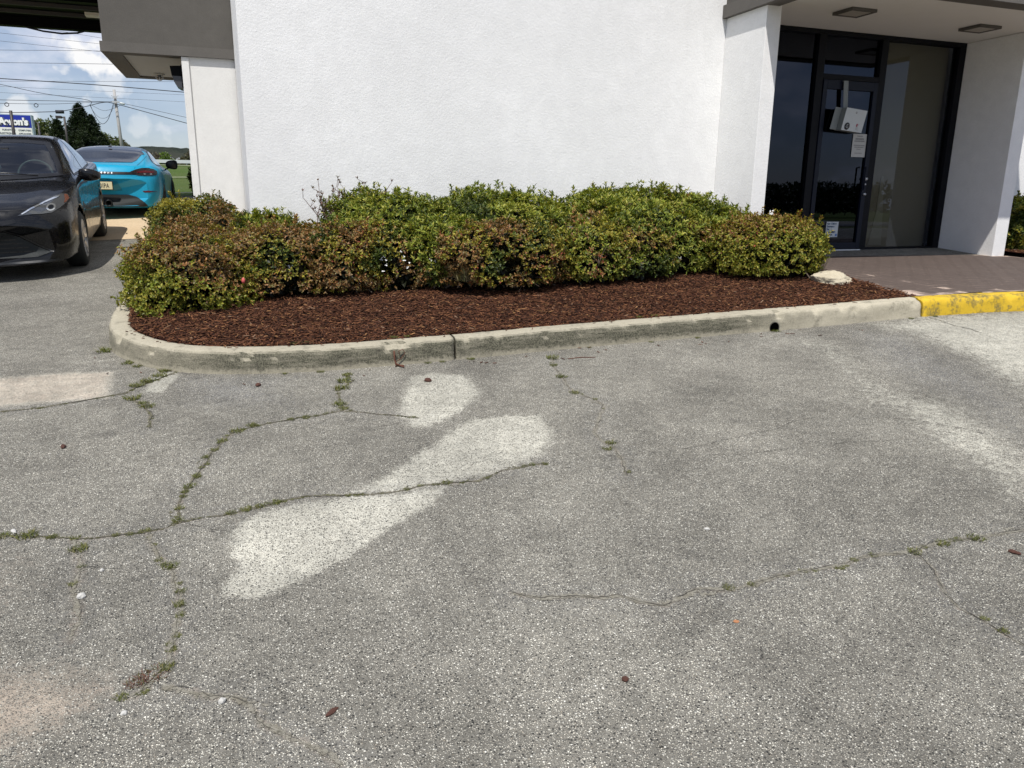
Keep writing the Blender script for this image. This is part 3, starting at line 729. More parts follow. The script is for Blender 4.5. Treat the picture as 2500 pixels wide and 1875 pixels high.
# left wing with its own overhang
MB().box(-.54, .143, 12.0, 14.35, 1.262, 3.50).build('wing_wall', M['cream_stucco'], B)
MB().box(-.545, -.452, 11.975, 12.0 - .001, 1.262, 3.325, .004).build('corner_trim', M['cream_stucco'], B)
MB().box(-.52, .14, 12.02, 14.3, .3, 1.261).build('foundation', M['tan_concrete'], B)
MB().box(-.53, .13, 11.985, 12.019, 1.235, 1.262).build('weep_screed', M['tan_concrete'], B)
canopy(-1.49, .142, 11.98, 14.60, 3.33, 6.2, .20, .125, .032, True, M['grey_stucco'], B)
MB().box(-1.29, -.0, 12.18, 14.40, 3.352, 3.44).build('wing_soffit', M['soffit2'], B)
MB().box(-1.40, 6, 14.61, 21, 4.95, 6.0).build('upper_wall', M['grey_stucco'], B)
MB().box(-.50, 18, 14.36, 21, .8, 4.94).build('rear_wall', M['cream_stucco'], B)
MB().box(.145, 18, 8.3, 20.9, 6.21, 6.4).build('roof', M['grey_stucco'], B)

# entrance glazing, all on the y = 8.39 plane
YG = 8.39
def fr(name, x0, x1, z0, z1, d0=.0, d1=.12, mat='frame', parent=None, bev=.004):
    return MB().box(x0, x1, YG + d0, YG + d1, z0, z1, bev).build(name, M[mat], parent or B)
fr('head_frame', 5.792, 9.526, 3.545, 3.599)
fr('jamb_frame', 9.412, 9.526, .84, 3.544)
fr('jamb_frame', 5.792, 5.85, .84, 3.544)
fr('mullion', 7.065, 7.18, .84, 3.544)
fr('mullion', 8.075, 8.185, .84, 3.544)
fr('transom', 7.182, 8.073, 3.02, 3.085)
fr('sill_frame', 8.187, 9.410, .828, .885)
fr('sill_frame', 5.852, 7.063, .828, .90)
def pane(name, x0, x1, z0, z1, mat, y=YG + .05, parent=None):
    me = bpy.data.meshes.new(name); me.from_pydata([(x0, y, z0), (x1, y, z0), (x1, y, z1), (x0, y, z1)], [], [(0, 1, 2, 3)])
    return link(name, me, M[mat], parent or B)
pane('window_pane', 5.85, 7.066, .90, 3.546, 'door_glass')
pane('window_pane', 7.18, 8.075, 3.084, 3.546, 'door_glass')
pane('window_pane', 8.184, 9.413, .884, 3.546, 'pane_glass')
# the door leaf
D = MB().box(7.186, 7.252, YG - .012, YG + .045, .875, 3.016, .004).box(8.003, 8.070, YG - .012, YG + .045, .875, 3.016, .004) \
    .box(7.253, 8.002, YG - .012, YG + .045, 2.905, 3.016, .004).box(7.253, 8.002, YG - .012, YG + .045, .875, .955, .004).build('entrance_door', M['navy'], B)
pane('door_pane', 7.25, 8.005, .953, 2.907, 'door_glass', YG + .018, D)
MB().tube([(7.975, YG - .012, 1.95), (7.975, YG - .065, 1.95), (7.975, YG - .065, 1.66), (7.975, YG - .012, 1.66)], .011).build('pull_handle', M['navy'], D)
for pr_, x_, z_ in (([(.0001, -.03), (.019, -.03), (.022, -.012), (.022, 0)], 8.036, 1.80), ([(.0001, -.02), (.011, -.02), (.014, 0)], 8.036, 1.73), ([(.0001, -.025), (.017, -.025), (.019, 0)], 8.045, 1.60)):
    MB().lathe(pr_, (x_, YG - .012, z_), 'y', 16).build('lock_cylinder', M['chrome'], D)
MB().box(7.20, 8.06, YG - .05, YG + .1, .829, .868, .006).build('threshold', M['chrome'], D)
# room behind the glass
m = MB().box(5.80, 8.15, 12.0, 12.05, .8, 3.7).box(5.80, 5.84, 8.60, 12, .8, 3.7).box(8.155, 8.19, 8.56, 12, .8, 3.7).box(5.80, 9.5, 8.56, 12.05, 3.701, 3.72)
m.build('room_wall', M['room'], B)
MB().box(5.62, 9.6, 8.561, 12.0, .80, .826).build('room_floor', M['tan_concrete'], B)
MB().box(8.19, 9.45, 8.60, 8.62, .83, 3.60).build('blind_panel', M['tan_blind'], B)
MB().prism([(8.42, .9), (8.66, .9), (8.62, 1.35), (8.56, 1.85), (8.52, 1.85), (8.50, 1.35)], 8.588, 8.597, 'y').build('blind_streak', M['tan_light'], B)

def text_mesh(name, s, size, mat, extr=.0008, parent=None, loc=(0, 0, 0), rot=(R(90), 0, 0), ax='LEFT', bold=0.0, spacing=1.0, sx=1.0, shear=0.0):
    cu = bpy.data.curves.new(name, 'FONT'); cu.body = s; cu.size = size; cu.extrude = extr; cu.align_x = ax; cu.offset = bold; cu.space_character = spacing; cu.shear = shear
    o = bpy.data.objects.new(name, cu); COL.objects.link(o)
    dg = bpy.context.evaluated_depsgraph_get(); dg.update()
    me = bpy.data.meshes.new_from_object(o.evaluated_get(dg)); COL.objects.unlink(o); bpy.data.objects.remove(o)
    MM = Matrix.Translation(loc) @ Matrix.Rotation(rot[2], 4, 'Z') @ Matrix.Rotation(rot[1], 4, 'Y') @ Matrix.Rotation(rot[0], 4, 'X') @ Matrix.Diagonal((sx, 1, 1, 1))
    me.transform(MM); me.materials.clear()
    return link(name, me, mat, parent)

# accessible-entrance sign on the door glass
SG = MB().box(7.490, 7.690, YG + .008, YG + .0155, 1.032, 1.236, .001).build('access_notice', M['white_plastic']); tag(SG, 'small white notice with blue text low on the glass of the entrance door', 'notice')
for i, ln in enumerate(['Use Other', 'Entrance', 'for', 'Accessible', 'Access']):
    text_mesh('lettering', ln, .036, plain('notice_ink', (.02, .06, .13), .6) if i == 0 else bpy.data.materials['notice_ink'], .0006, SG, (7.500, YG + .0065, 1.198 - i * .036), bold=.0012)
MB().box(7.650, 7.678, YG + .0055, YG + .0075, 1.045, 1.075).build('wheelchair_mark', M['ink_blue'], SG)
m = MB(); m.lathe([(.004, -.0005), (.0058, -.0005), (.0058, .0005), (.004, .0005)], (7.664, YG + .0045, 1.056), 'y', 16, True).box(7.662, 7.664, YG + .0040, YG + .005, 1.056, 1.070)
m.build('wheelchair_figure', M['white_plastic'], SG)
# typed sheet taped inside the door glass
PP = MB().box(7.770, 7.998, YG + .009, YG + .0105, 2.080, 2.374).build('typed_notice', M['paper']); tag(PP, 'sheet of paper with typed lines taped to the door glass under the white box', 'paper notice')
for zc, hw_, hh in ((2.345, .045, .006), (2.310, .07, .010), (2.282, .085, .008), (2.228, .09, .006), (2.205, .075, .006), (2.180, .035, .005), (2.130, .06, .005)):
    mm = MB(); x = 7.884 - hw_
    while x < 7.884 + hw_:
        w_ = random.uniform(.006, .02); mm.box(x, min(x + w_, 7.884 + hw_), YG + .0072, YG + .0086, zc - hh, zc + hh); x += w_ + .004
    mm.build('typed_line', M['ink_grey'], PP)
# two small papers in the left sidelight
for x0, x1, z0, z1, lb in ((6.415, 6.508, 2.842, 2.952, 'upper of two small white papers stuck inside the left side window'), (6.411, 6.494, 2.680, 2.798, 'lower of two small white papers stuck inside the left side window')):
    tag(MB().box(x0, x1, YG + .056, YG + .058, z0, z1).build('window_paper', M['grey_plastic']), lb, 'paper')
# white suggestion box hanging on a strap from the door top
HB = empty('hanging_box', (7.6, YG - .05, 2.4), 'white box with a round dark badge hanging crookedly on the entrance door', 'box')
tl_, rot_ = Vector((7.62, 0, 2.525)), R(-4)
def tilt(o):
    me = o.data; MMt = Matrix.Translation((7.62, YG - .08, 2.525)) @ Matrix.Rotation(R(3.5), 4, 'Y') @ Matrix.Rotation(R(7), 4, 'Z')
    sh_ = Matrix.Identity(4); sh_[0][2] = .18
    me.transform(MMt @ sh_); return o
def bx0(*a, **k): return MB().box(*a, **k)
o = bx0(-.19, .19, -.055, -.05, -.14, .14, bevel=.001).build('front_panel', M['white_plastic'], None); tilt(o)
parts = [o]
o = bx0(-.19, .19, -.0495, .06, -.139, .139, bevel=.002).build('case', M['grey_plastic'], None); tilt(o); parts.append(o)
o = bx0(-.31, -.195, .02, .026, -.137, .139, bevel=.001).build('side_flap', M['grey_plastic'], None); o.data.transform(Matrix.Identity(4)); tilt(o); parts.append(o)
m = MB(); m.lathe([(.0001, -.002), (.046, -.002), (.046, .0)], (-.105, -.056, -.085), 'y', 28)
o = m.build('round_badge', M['ink'], None); tilt(o); parts.append(o)
m = MB()
for k, (xx, zz, ww, ang_) in enumerate(((-.112, -.070, .026, .9), (-.100, -.066, .026, .9), (-.105, -.093, .05, 0), (-.105, -.103, .036, 0))):
    m.box(-ww / 2, ww / 2, -.0015, .0, -.0018, .0018, M=Matrix.Translation((xx, -.0585, zz)) @ Matrix.Rotation(-ang_, 4, 'Y'))
o = m.build('badge_mark', M['white_plastic'], None); tilt(o); parts.append(o)
m = MB(); m.lathe([(.007, -.002), (.014, -.002), (.014, 0), (.007, 0)], (.0, -.056, .095), 'y', 16, True)
o = m.build('emblem', M['ink_grey'], None); tilt(o); parts.append(o)
o = bx0(.058, .082, -.0575, -.0555, -.075, -.038).build('red_label', M['ink_red'], None); tilt(o); parts.append(o)
m = MB()
for zz, ww in ((-.045, .02), (-.058, .016), (-.085, .04), (-.098, .035), (-.112, .05)): m.box(.09 if ww < .03 else .06, (.09 if ww < .03 else .06) + ww, -.0575, -.0555, zz - .002, zz + .002)
o = m.build('small_print', M['ink_grey'], None); tilt(o); parts.append(o)
o = MB().prism([(7.471, 3.005), (7.545, 3.005), (7.575, 2.68), (7.505, 2.68)], YG - .045, YG - .042, 'y').build('strap', M['grey_plastic'], None); parts.append(o)
o = MB().box(7.471, 7.545, YG - .045, YG - .014, 3.0051, 3.009).build('strap_hook', M['grey_plastic'], None); parts.append(o)
pw = parent_world(HB).inverted()
for o in parts: o.parent = HB; o.matrix_parent_inverse = pw

# ceiling lights and other fittings
def ceil_light(x0, x1, y0, y1, lab):
    t_ = empty('porch_ceiling_light', ((x0 + x1) / 2, (y0 + y1) / 2, 3.6), lab, 'ceiling light', 'square lights in the porch ceiling')
    m = MB().box(x0, x1, y0, y0 + .03, 3.565, 3.5985, .003).box(x0, x1, y1 - .03, y1, 3.565, 3.5985, .003).box(x0, x0 + .03, y0 + .031, y1 - .031, 3.565, 3.5985, .003).box(x1 - .03, x1, y0 + .031, y1 - .031, 3.565, 3.5985, .003)
    m.build('frame', M['grey_stucco'], t_)
    MB().box(x0 + .031, x1 - .031, y0 + .031, y1 - .031, 3.572, 3.598).build('diffuser', plain('dusty_lens', (.40, .37, .32), .5) if 'dusty_lens' not in bpy.data.materials else bpy.data.materials['dusty_lens'], t_)
ceil_light(6.57, 6.92, 7.33, 7.64, 'square recessed light in porch ceiling nearer the left pillar')
ceil_light(8.60, 8.95, 7.43, 7.74, 'square recessed light in porch ceiling nearer the right pillar')
WL = empty('wall_pack_light', (-.545, 12.2, 2.95), 'dark wall light with ribbed glass mounted under the grey overhang', 'wall light')
MB().prism([(12.08, 3.24), (12.36, 3.24), (12.36, 2.96), (12.08, 2.96)], -.542, -.565, 'x').build('back_plate', M['black_metal'], WL)
m = MB()
prof = [(-.565, 3.225), (-.705, 3.215), (-.690, 3.095), (-.565, 3.095)]
m.prism(prof, 12.08, 12.40, 'y').build('hood', M['black_metal'], WL)
m = MB().prism([(-.567, 3.09), (-.682, 3.09), (-.668, 3.02), (-.635, 2.96), (-.595, 2.935), (-.567, 2.93)], 12.09, 12.39, 'y')
m.build('glass_refractor', plain('ribbed_glass', (.05, .05, .055), .35, var=.3, scale=50), WL)
DC = empty('dome_camera', (-.98, 14.0, 3.34), 'small dome camera with a wire cage under the wing overhang', 'camera')
m = MB(); m.lathe([(.0001, 0), (.08, 0), (.08, -.02), (.07, -.025), (.0001, -.025)], (-.98, 14.0, 3.352), 'z', 20); m.build('base', M['soffit2'], DC)
m = MB(); m.lathe([(.03, -.025), (.028, -.04), (.018, -.052), (.0001, -.057)], (-.98, 14.0, 3.352), 'z', 16); m.build('dome', M['ink'], DC)
m = MB()
for k in range(4):
    a = k * math.pi / 4
    m.tube([(-.98 + math.cos(a) * .065 * math.cos(b), 14 + math.sin(a) * .065 * math.cos(b), 3.327 - .085 * math.sin(b)) for b in [math.pi * q / 10 for q in range(11)]], .004, 5)
m.build('cage', M['galv'], DC)

# drive-through canopy
DT = empty('drive_through_canopy', (-5, 17, 4.9), 'black underside of the drive-through canopy roof at upper left', 'canopy')
m = MB().box(-9.5, -1.5, 15.4, 15.6, 4.88, 5.5).box(-9.5, -1.5, 15.601, 20.0, 5.06, 5.5).box(-9.5, -1.5, 19.8, 20.02, 4.88, 5.059).box(-9.5, -1.5, 17.3, 17.5, 4.95, 5.059)
m.build('roof_deck', M['black_metal'], DT)
m = MB()
for y in (16.2, 16.9, 18.2, 19.0): m.box(-9.4, -1.55, y, y + .08, 4.99, 5.059)
m.build('beam', M['dark_soffit'], DT)
MB().box(-2.55, -1.75, 18.4, 18.62, 4.93, 4.99).build('tube_light', M['tan_light'], DT)
m = MB().tube([(-3.9, 19.9, 4.88), (-3.6, 19.95, 4.83), (-3.25, 19.97, 4.81), (-2.95, 19.95, 4.84), (-2.8, 19.9, 4.88)], .02, 6); m.build('drooping_cable', M['cable'], DT)
for y in (16, 19.4):
    MB().box(-9.3, -9.0, y, y + .3, G(-9, y) - .1, 5.058).build('post', M['grey_stucco'], DT)

# ------------------------------------------------------------------ foliage
def unit(a): return a / np.maximum(np.linalg.norm(a, axis=-1, keepdims=True), 1e-9)
def leaves(Pt, N, k, L0, W0, colf, spread=(25, 80), fold=.16, droop=0.0, round_=True, lvar=.45):
    n = len(Pt); Pt = np.repeat(Pt, k, 0); N = np.repeat(unit(N), k, 0); m = len(Pt)
    ref = unit(rng.normal(size=(n, 3))).repeat(k, 0)
    a = unit(np.cross(N, ref)); b = np.cross(N, a)
    ph = (np.tile(np.arange(k), n) * 2.4 + rng.normal(0, .35, m)); th = np.radians(rng.uniform(*spread, m))
    dl = N * np.cos(th)[:, None] + (a * np.cos(ph)[:, None] + b * np.sin(ph)[:, None]) * np.sin(th)[:, None]
    dl[:, 2] -= droop; dl = unit(dl)
    nl = unit(N - (N * dl).sum(1)[:, None] * dl + 1e-4); sd = np.cross(dl, nl)
    L_ = L0 * (1 + rng.uniform(-lvar, lvar, m)); Wd = W0 * (1 + rng.uniform(-.2, .2, m))
    Lc, Wc = L_[:, None], Wd[:, None]
    w1, w2 = (.46, .40) if round_ else (.42, .26)
    st = Pt + dl * (.08 * Lc)
    v0 = st; v1 = st + dl * Lc * .33 + sd * Wc * w1 + nl * Wc * fold; v2 = st + dl * Lc * .72 + sd * Wc * w2 + nl * Wc * fold * .6
    v3 = st + dl * Lc * 1.0 - nl * Lc * .10; v4 = st + dl * Lc * .72 - sd * Wc * w2 + nl * Wc * fold * .6; v5 = st + dl * Lc * .33 - sd * Wc * w1 + nl * Wc * fold
    V = np.stack([v0, v1, v2, v3, v4, v5], 1).reshape(-1, 3)
    q = np.array([[0, 3, 2, 1], [0, 5, 4, 3]]); F = (q[None] + (np.arange(m) * 6)[:, None, None]).reshape(-1, 4)
    c = colf(Pt, m); return V, F, np.repeat(c, 6, 0)
def noise_at(Pt, s, o=0.0): return np.array([noise.noise((p[0] * s + o, p[1] * s, p[2] * s)) for p in Pt])
def pal_pick(pals, w, m):
    idx = rng.choice(len(pals), m, p=np.array(w) / sum(w)); return np.array(pals)[idx]
GREEN = [(0.155, 0.195, 0.025), (0.227, 0.258, 0.035), (0.09, 0.124, 0.018), (0.326, 0.31, 0.054)]
DGREEN = [(0.047, 0.072, 0.013), (0.074, 0.103, 0.017), (0.03, 0.048, 0.011), (0.116, 0.126, 0.026)]
OLIVE = [(0.264, 0.231, 0.032), (0.196, 0.171, 0.026), (0.345, 0.281, 0.043), (0.161, 0.171, 0.029)]
BROWN = [(0.22, 0.124, 0.044), (0.162, 0.088, 0.036), (0.276, 0.176, 0.061), (0.104, 0.073, 0.033), (0.19, 0.16, 0.057), (0.305, 0.142, 0.051)]
LIME = [(0.235, 0.252, 0.031), (0.18, 0.214, 0.026), (0.307, 0.291, 0.046)]
RED = [(0.266, 0.07, 0.033), (0.196, 0.049, 0.026)]
def mixer(parts, ns=2.2, seed=0.0, zgrad=None):
    """parts: [(palette, weight)] blended in clumps by low-frequency noise"""
    def f(Pt, m):
        first = Pt[::5] if False else Pt
        nn = noise_at(first, ns, seed) + .35 * noise_at(first, ns * 3.1, seed + 9)
        nn = nn + rng.normal(0, .13, m)
        if zgrad: nn = nn + (Pt[:, 2] - zgrad[0]) * zgrad[1]
        w = np.cumsum([p[1] for p in parts]); w = w / w[-1]
        q = np.clip(nn * .9 + .5, 0, .999)
        out = np.zeros((m, 3))
        prev = 0
        for (pl, _), hi in zip(parts, w):
            sel = (q >= prev) & (q < hi); prev = hi
            if sel.any(): out[sel] = pal_pick(pl, [1] * len(pl), int(sel.sum()))
        return out * rng.uniform(.75, 1.25, (m, 1))
    return f
def bush_pts(c, r, n, base, lump=.20, seed=0.0, zmin=-.9, depth=.11, sq=.85):
    d = unit(rng.normal(size=(int(n * 1.6), 3))); d = d[d[:, 2] > zmin][:n]
    # squarer than an ellipsoid
    e = np.sign(d) * np.abs(d) ** sq; e = e / np.maximum((np.abs(e) ** 2.4).sum(1)[:, None] ** (1 / 2.4), 1e-6)
    lumps = 1 + lump * noise_at(d * 1.0, 2.0, seed) + lump * .6 * noise_at(d, 4.6, seed + 3) + .05 * noise_at(d, 11, seed)
    dep = 1 - np.abs(rng.normal(0, depth, len(d)))
    P_ = np.array(c) + e * np.array(r) * (lumps * dep)[:, None]
    N_ = unit(d / np.array(r)) ; N_[:, 2] += .35; N_ += rng.normal(0, .32, N_.shape)
    k = (P_[:, 2] > base + .015) & (noise_at(P_, 5.0, seed) < .52)
    return P_[k], unit(N_[k])
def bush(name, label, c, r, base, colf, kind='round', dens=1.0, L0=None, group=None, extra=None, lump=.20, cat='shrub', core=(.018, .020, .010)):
    o = empty(name, (c[0], c[1], base), label, cat, group)
    area = 4 * math.pi * ((r[0] * r[1]) ** 1.6 / 3 + (r[0] * r[2]) ** 1.6 / 3 + (r[1] * r[2]) ** 1.6 / 3) ** (1 / 1.6) * .75
    n = int(area * (2000 if kind == 'round' else 1550) * dens); sd = random.random() * 40
    P_, N_ = bush_pts(c, r, n, base, lump, sd)
    if kind == 'round': V, F, C = leaves(P_, N_, 6, L0 or .0245, (L0 or .0245) * .60, colf, (20, 85))
    else: V, F, C = leaves(P_, N_, 7, L0 or .038, (L0 or .038) * .42, colf, (30, 85), round_=False)
    if extra:
        for (P2, N2, k2, l2, w2, cf2) in extra:
            v2, f2, c2 = leaves(P2, N2, k2, l2, w2, cf2, (15, 75), round_=False); F = np.vstack([F, f2 + len(V)]); V = np.vstack([V, v2]); C = np.vstack([C, c2])
    ns = int(60 * dens); a_, b_ = bush_pts(c, [q * 1.03 for q in r], ns * 3, base, lump, sd, -.2, .02)
    a_, b_ = a_[:ns], b_[:ns]; b_[:, 2] += .4; b_ = unit(b_); st = np.concatenate([a_ + b_ * h for h in (.0, .022, .045, .065)]); nn_ = np.tile(b_, (4, 1))
    v2, f2, c2 = leaves(st, nn_, 5, (L0 or .027) * (1 if kind == 'round' else 1.3), (L0 or .027) * .5, colf, (20, 70)); F = np.vstack([F, f2 + len(V)]); V = np.vstack([V, v2]); C = np.vstack([C, c2 * 1.1])
    link('foliage', mesh_np('foliage', V, F, False, C), M['leaf'], o)
    # twigs: many thin branching stems from the foot to the shell
    mb = MB(); k = 0
    for i in range(int(46 * dens)):
        j = rng.integers(len(P_)); tip = Vector(P_[j]) * 1.0; root = Vector((c[0] + random.gauss(0, r[0] * .33), c[1] + random.gauss(0, r[1] * .33), base - .02))
        mid = root.lerp(tip, .5) + Vector((random.gauss(0, .05), random.gauss(0, .05), .04))
        mb.tube([root, mid, tip], [.007, .005, .0025], 4, caps=False)
        for q in range(2):
            t2 = mid + Vector(unit(rng.normal(size=3))) * .18; mb.tube([mid, mid.lerp(t2, .5) + Vector((0, 0, .02)), t2], [.004, .003, .0015], 4, caps=False)
    mb.build('stems', M['twig'], o, recalc=False)
    # dark inner leaves against see-through; shade of the heart put into their colour
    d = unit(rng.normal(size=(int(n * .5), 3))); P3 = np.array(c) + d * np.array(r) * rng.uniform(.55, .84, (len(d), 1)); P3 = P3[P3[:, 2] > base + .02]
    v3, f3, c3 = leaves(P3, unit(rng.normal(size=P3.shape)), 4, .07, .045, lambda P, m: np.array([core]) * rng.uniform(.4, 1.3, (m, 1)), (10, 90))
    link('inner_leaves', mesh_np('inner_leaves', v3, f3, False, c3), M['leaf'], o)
    return o
def tips(c, r, n, spread_u, spread_l):
    """protruding shoots on top: list of sprig points + normals"""
    P_, N_ = [], []
    for i in range(n):
        a = random.uniform(0, 6.28); q = random.random() ** .5 * .85
        bx = c[0] + r[0] * q * math.cos(a); by = c[1] + r[1] * q * math.sin(a); z0 = c[2] + r[2] * math.sqrt(max(0, 1 - q * q)) * .97
        h = random.uniform(.02, spread_l); dx, dy = random.gauss(0, .03), random.gauss(0, .03)
        for k in range(4):
            t_ = k / 3; P_.append((bx + dx * t_, by + dy * t_, z0 + h * t_)); N_.append((dx, dy, .5))
    return np.array(P_), unit(np.array(N_))

GB = 'shrubs in the bed in front of the white wall'
HAW = mixer([(BROWN, 6.6), (OLIVE, 2.0), (LIME, .3), (DGREEN, .8)], 2.6, 1)
HAW2 = mixer([(BROWN, 5.6), (RED, .3), (OLIVE, 2.8), (DGREEN, 1.6)], 3.0, 7)
AZ = mixer([(DGREEN, 2.6), (GREEN, 5.5), (LIME, .7)], 2.4, 3)
AZ2 = mixer([(DGREEN, 2.2), (GREEN, 5.2), (LIME, .9), (OLIVE, .9), (BROWN, .5)], 2.0, 5)
def grad_left(Pt, m):      # green near the ground on the left, brown above
    base = HAW(Pt, m); g = pal_pick(LIME + OLIVE + GREEN[:2], [1] * (len(LIME) + len(OLIVE) + 2), m) * rng.uniform(.7, 1.2, (m, 1))
    t_ = (.96 - Pt[:, 2]) * 5.5 + (-.25 - Pt[:, 0]) * 1.6 + rng.normal(0, .4, m); return np.where((t_ > .55)[:, None], g, base)
def right_round(Pt, m):
    base = pal_pick(OLIVE + LIME + GREEN[:2], [2, 2, 2, 2, 2, 2, 1.4, 1, 1], m); g = pal_pick(BROWN[:3] + RED + OLIVE[:2], [1.3, 1, 1.5, .5, .4, 2.4, 2], m)
    t_ = (Pt[:, 2] - 1.24) * 6.5 - (Pt[:, 0] - 5.1) * .9 + rng.normal(0, .45, m); return np.where((t_ > 0.1)[:, None], g, base) * rng.uniform(.7, 1.2, (m, 1))
def sh(c, r, n=26, s=.10): return tips(c, r, n, 0, s)
def azx(c, r, n=26, s=.10, cf=AZ, L=.042):
    a, b = tips(c, r, n, 0, s); return [(a, b, 7, L, L * .38, cf)]

bush('hawthorn_shrub', 'olive green clipped shrub at the back beside the cream wing wall', (-.42, 9.7, .98), (.50, .85, .50), .74, mixer([(OLIVE, 4), (DGREEN, 2.4), (BROWN, 2)], 3, 2), group=GB)
bush('hawthorn_shrub', 'brown shrub with yellow green leaves at its foot on the rounded kerb end', (-.37, 7.28, .80), (.55, .92, .42), .60, grad_left, group=GB, dens=1.1)
bush('hawthorn_shrub', 'low reddish brown shrub at the back near the corner of the white wall', (-.12, 8.35, .92), (.72, .62, .38), .74, HAW, group=GB)
bush('hawthorn_shrub', 'reddish brown clipped shrub in front of the white wall, second from the kerb end', (.42, 7.30, .84), (.62, .70, .42), .72, HAW, group=GB, dens=1.1)
bush('azalea_shrub', 'small bright green shrub rising behind the brown shrubs at the wall corner', (.30, 8.02, 1.08), (.30, .22, .25), .80, AZ, 'long', 1.2, None, GB, azx((.30, 8.02, 1.08), (.30, .22, .25), 14, .08))
bush('azalea_shrub', 'green domed shrub beside the bare purple twigs', (1.36, 7.48, 1.14), (.62, .58, .40), .76, AZ, 'long', 1.15, None, GB, azx((1.36, 7.48, 1.14), (.62, .58, .40), 34, .08))
bush('hawthorn_shrub', 'brown and dark shrub with white flowers at its foot, in front of the green dome', (1.30, 7.02, .92), (.66, .44, .36), .72, HAW2, group=GB, dens=1.15)
bush('azalea_shrub', 'yellow green leafy shrub poking out of the brown front shrubs', (1.78, 6.72, 1.02), (.24, .18, .27), .76, mixer([(GREEN, 4), (LIME, 4)], 3, 8), 'long', 1.1, None, GB)
bush('azalea_shrub', 'wide green shrub with upright shoots in the middle of the bed', (2.48, 7.38, 1.12), (.78, .62, .45), .80, AZ, 'long', 1.15, None, GB, azx((2.48, 7.38, 1.12), (.78, .62, .45), 46, .10))
bush('hawthorn_shrub', 'dark brown shrub with olive edges reaching the mulch in the middle of the bed', (2.28, 6.56, .98), (.62, .42, .34), .78, HAW2, group=GB, dens=1.15)
bush('azalea_shrub', 'large dense green shrub, tallest of the bed, beside the left pillar', (4.05, 7.36, 1.14), (.98, .70, .48), .84, AZ2, 'long', 1.15, None, GB, azx((4.05, 7.36, 1.14), (.98, .70, .48), 60, .10))
bush('azalea_shrub', 'green shrub with star shaped leaves over white flowers at the mulch', (3.95, 6.82, 1.06), (.74, .42, .40), .84, AZ2, 'long', 1.15, None, GB)
bush('hawthorn_shrub', 'low olive shrub with reddish leaves and white flowers by the mulch', (3.10, 6.62, .98), (.45, .40, .32), .80, mixer([(OLIVE, 3), (GREEN, 3), (BROWN, 2), (RED, .4)], 3, 4), group=GB, dens=1.1)
bush('hawthorn_shrub', 'round yellow green shrub with a reddish top next to the white rock', (4.96, 6.43, 1.02), (.61, .55, .36), .83, right_round, group=GB, dens=1.15, lump=.08)
bush('azalea_shrub', 'green shrub filling the gap between the tallest shrub and the round one', (4.72, 6.98, 1.05), (.50, .50, .40), .84, AZ2, 'long', 1.1, None, GB, azx((4.72, 6.98, 1.05), (.50, .50, .40), 20, .08))
bush('hawthorn_shrub', 'dark brown low shrub between the second brown shrub and the green dome', (.88, 7.02, .90), (.40, .50, .38), .74, HAW2, group=GB, dens=1.1)
bush('azalea_shrub', 'olive and green low shrub left of the dark brown middle shrub', (1.80, 6.92, .98), (.42, .42, .38), .78, AZ2, 'long', 1.1, None, GB)
bush('hawthorn_shrub', 'green and reddish low shrub in front of the tallest shrub at the mulch', (3.58, 6.62, .98), (.42, .38, .33), .82, mixer([(DGREEN, 3), (GREEN, 3), (BROWN, 2), (OLIVE, 2)], 3, 14), group=GB, dens=1.1)
bush('azalea_shrub', 'green shrub bridging the two wide green shrubs against the wall', (3.22, 7.45, 1.04), (.50, .55, .38), .84, AZ, 'long', 1.1, None, GB, azx((3.22, 7.45, 1.04), (.50, .55, .38), 20, .07))
bush('azalea_shrub', 'narrow green shrub between the first dome and the wide middle shrub', (1.90, 7.50, .98), (.40, .50, .34), .80, AZ, 'long', 1.1, None, GB, azx((1.90, 7.50, .98), (.40, .50, .34), 16, .07))
bush('hawthorn_shrub', 'dark green shrub against the wall right of the porch', (10.40, 7.82, 1.17), (.55, .38, .38), .88, mixer([(DGREEN, 4), (OLIVE, 2), (GREEN, 2)], 3, 4), L0=.045)
bush('hawthorn_shrub', 'small dark shrub behind the far corner of the wing wall', (-.66, 19.2, 1.70), (.20, .4, .42), 1.42, mixer([(DGREEN, 4), (OLIVE, 1)], 3, 4), dens=.8, L0=.06)

# bare purple-brown sprigs standing up left of the green dome
mb = MB(); tipl = []
for i in range(24):
    x0, y0 = .95 + random.gauss(0, .10), 7.45 + random.gauss(0, .08); h = random.uniform(.18, .48); dx, dy = random.gauss(-.02, .16), random.gauss(0, .05)
    pts = [Vector((x0 + dx * t_ + .02 * math.sin(t_ * 5 + i), y0 + dy * t_, 1.18 + h * t_)) for t_ in (0, .25, .5, .75, 1)]
    mb.tube(pts, [.005, .0045, .004, .003, .002], 5, caps=False)
    for q in (2, 3, 4):
        for w in range(2 if q < 4 else 1):
            e = pts[q] + Vector((random.gauss(0, .04), random.gauss(0, .03), random.uniform(.03, .06))); mb.tube([pts[q], e], [.0028, .0018], 4, caps=False); tipl.append(tuple(e))
TW = mb.build('bare_shrub', plain('purple_twig', (.13, .075, .06), .9, var=.3, scale=30), recalc=False); tag(TW, 'tuft of bare purple brown twigs with dark buds against the white wall', 'shrub')
tp = np.array(tipl); v, f, c = leaves(tp, np.tile([[0, 0, 1.]], (len(tp), 1)), 7, .026, .010, lambda P, m: pal_pick([(.16, .08, .07), (.20, .12, .09), (.11, .10, .06)], [1, 1, 1], m), (5, 60))
link('buds', mesh_np('buds', v, f, False, c), M['leaf'], TW)

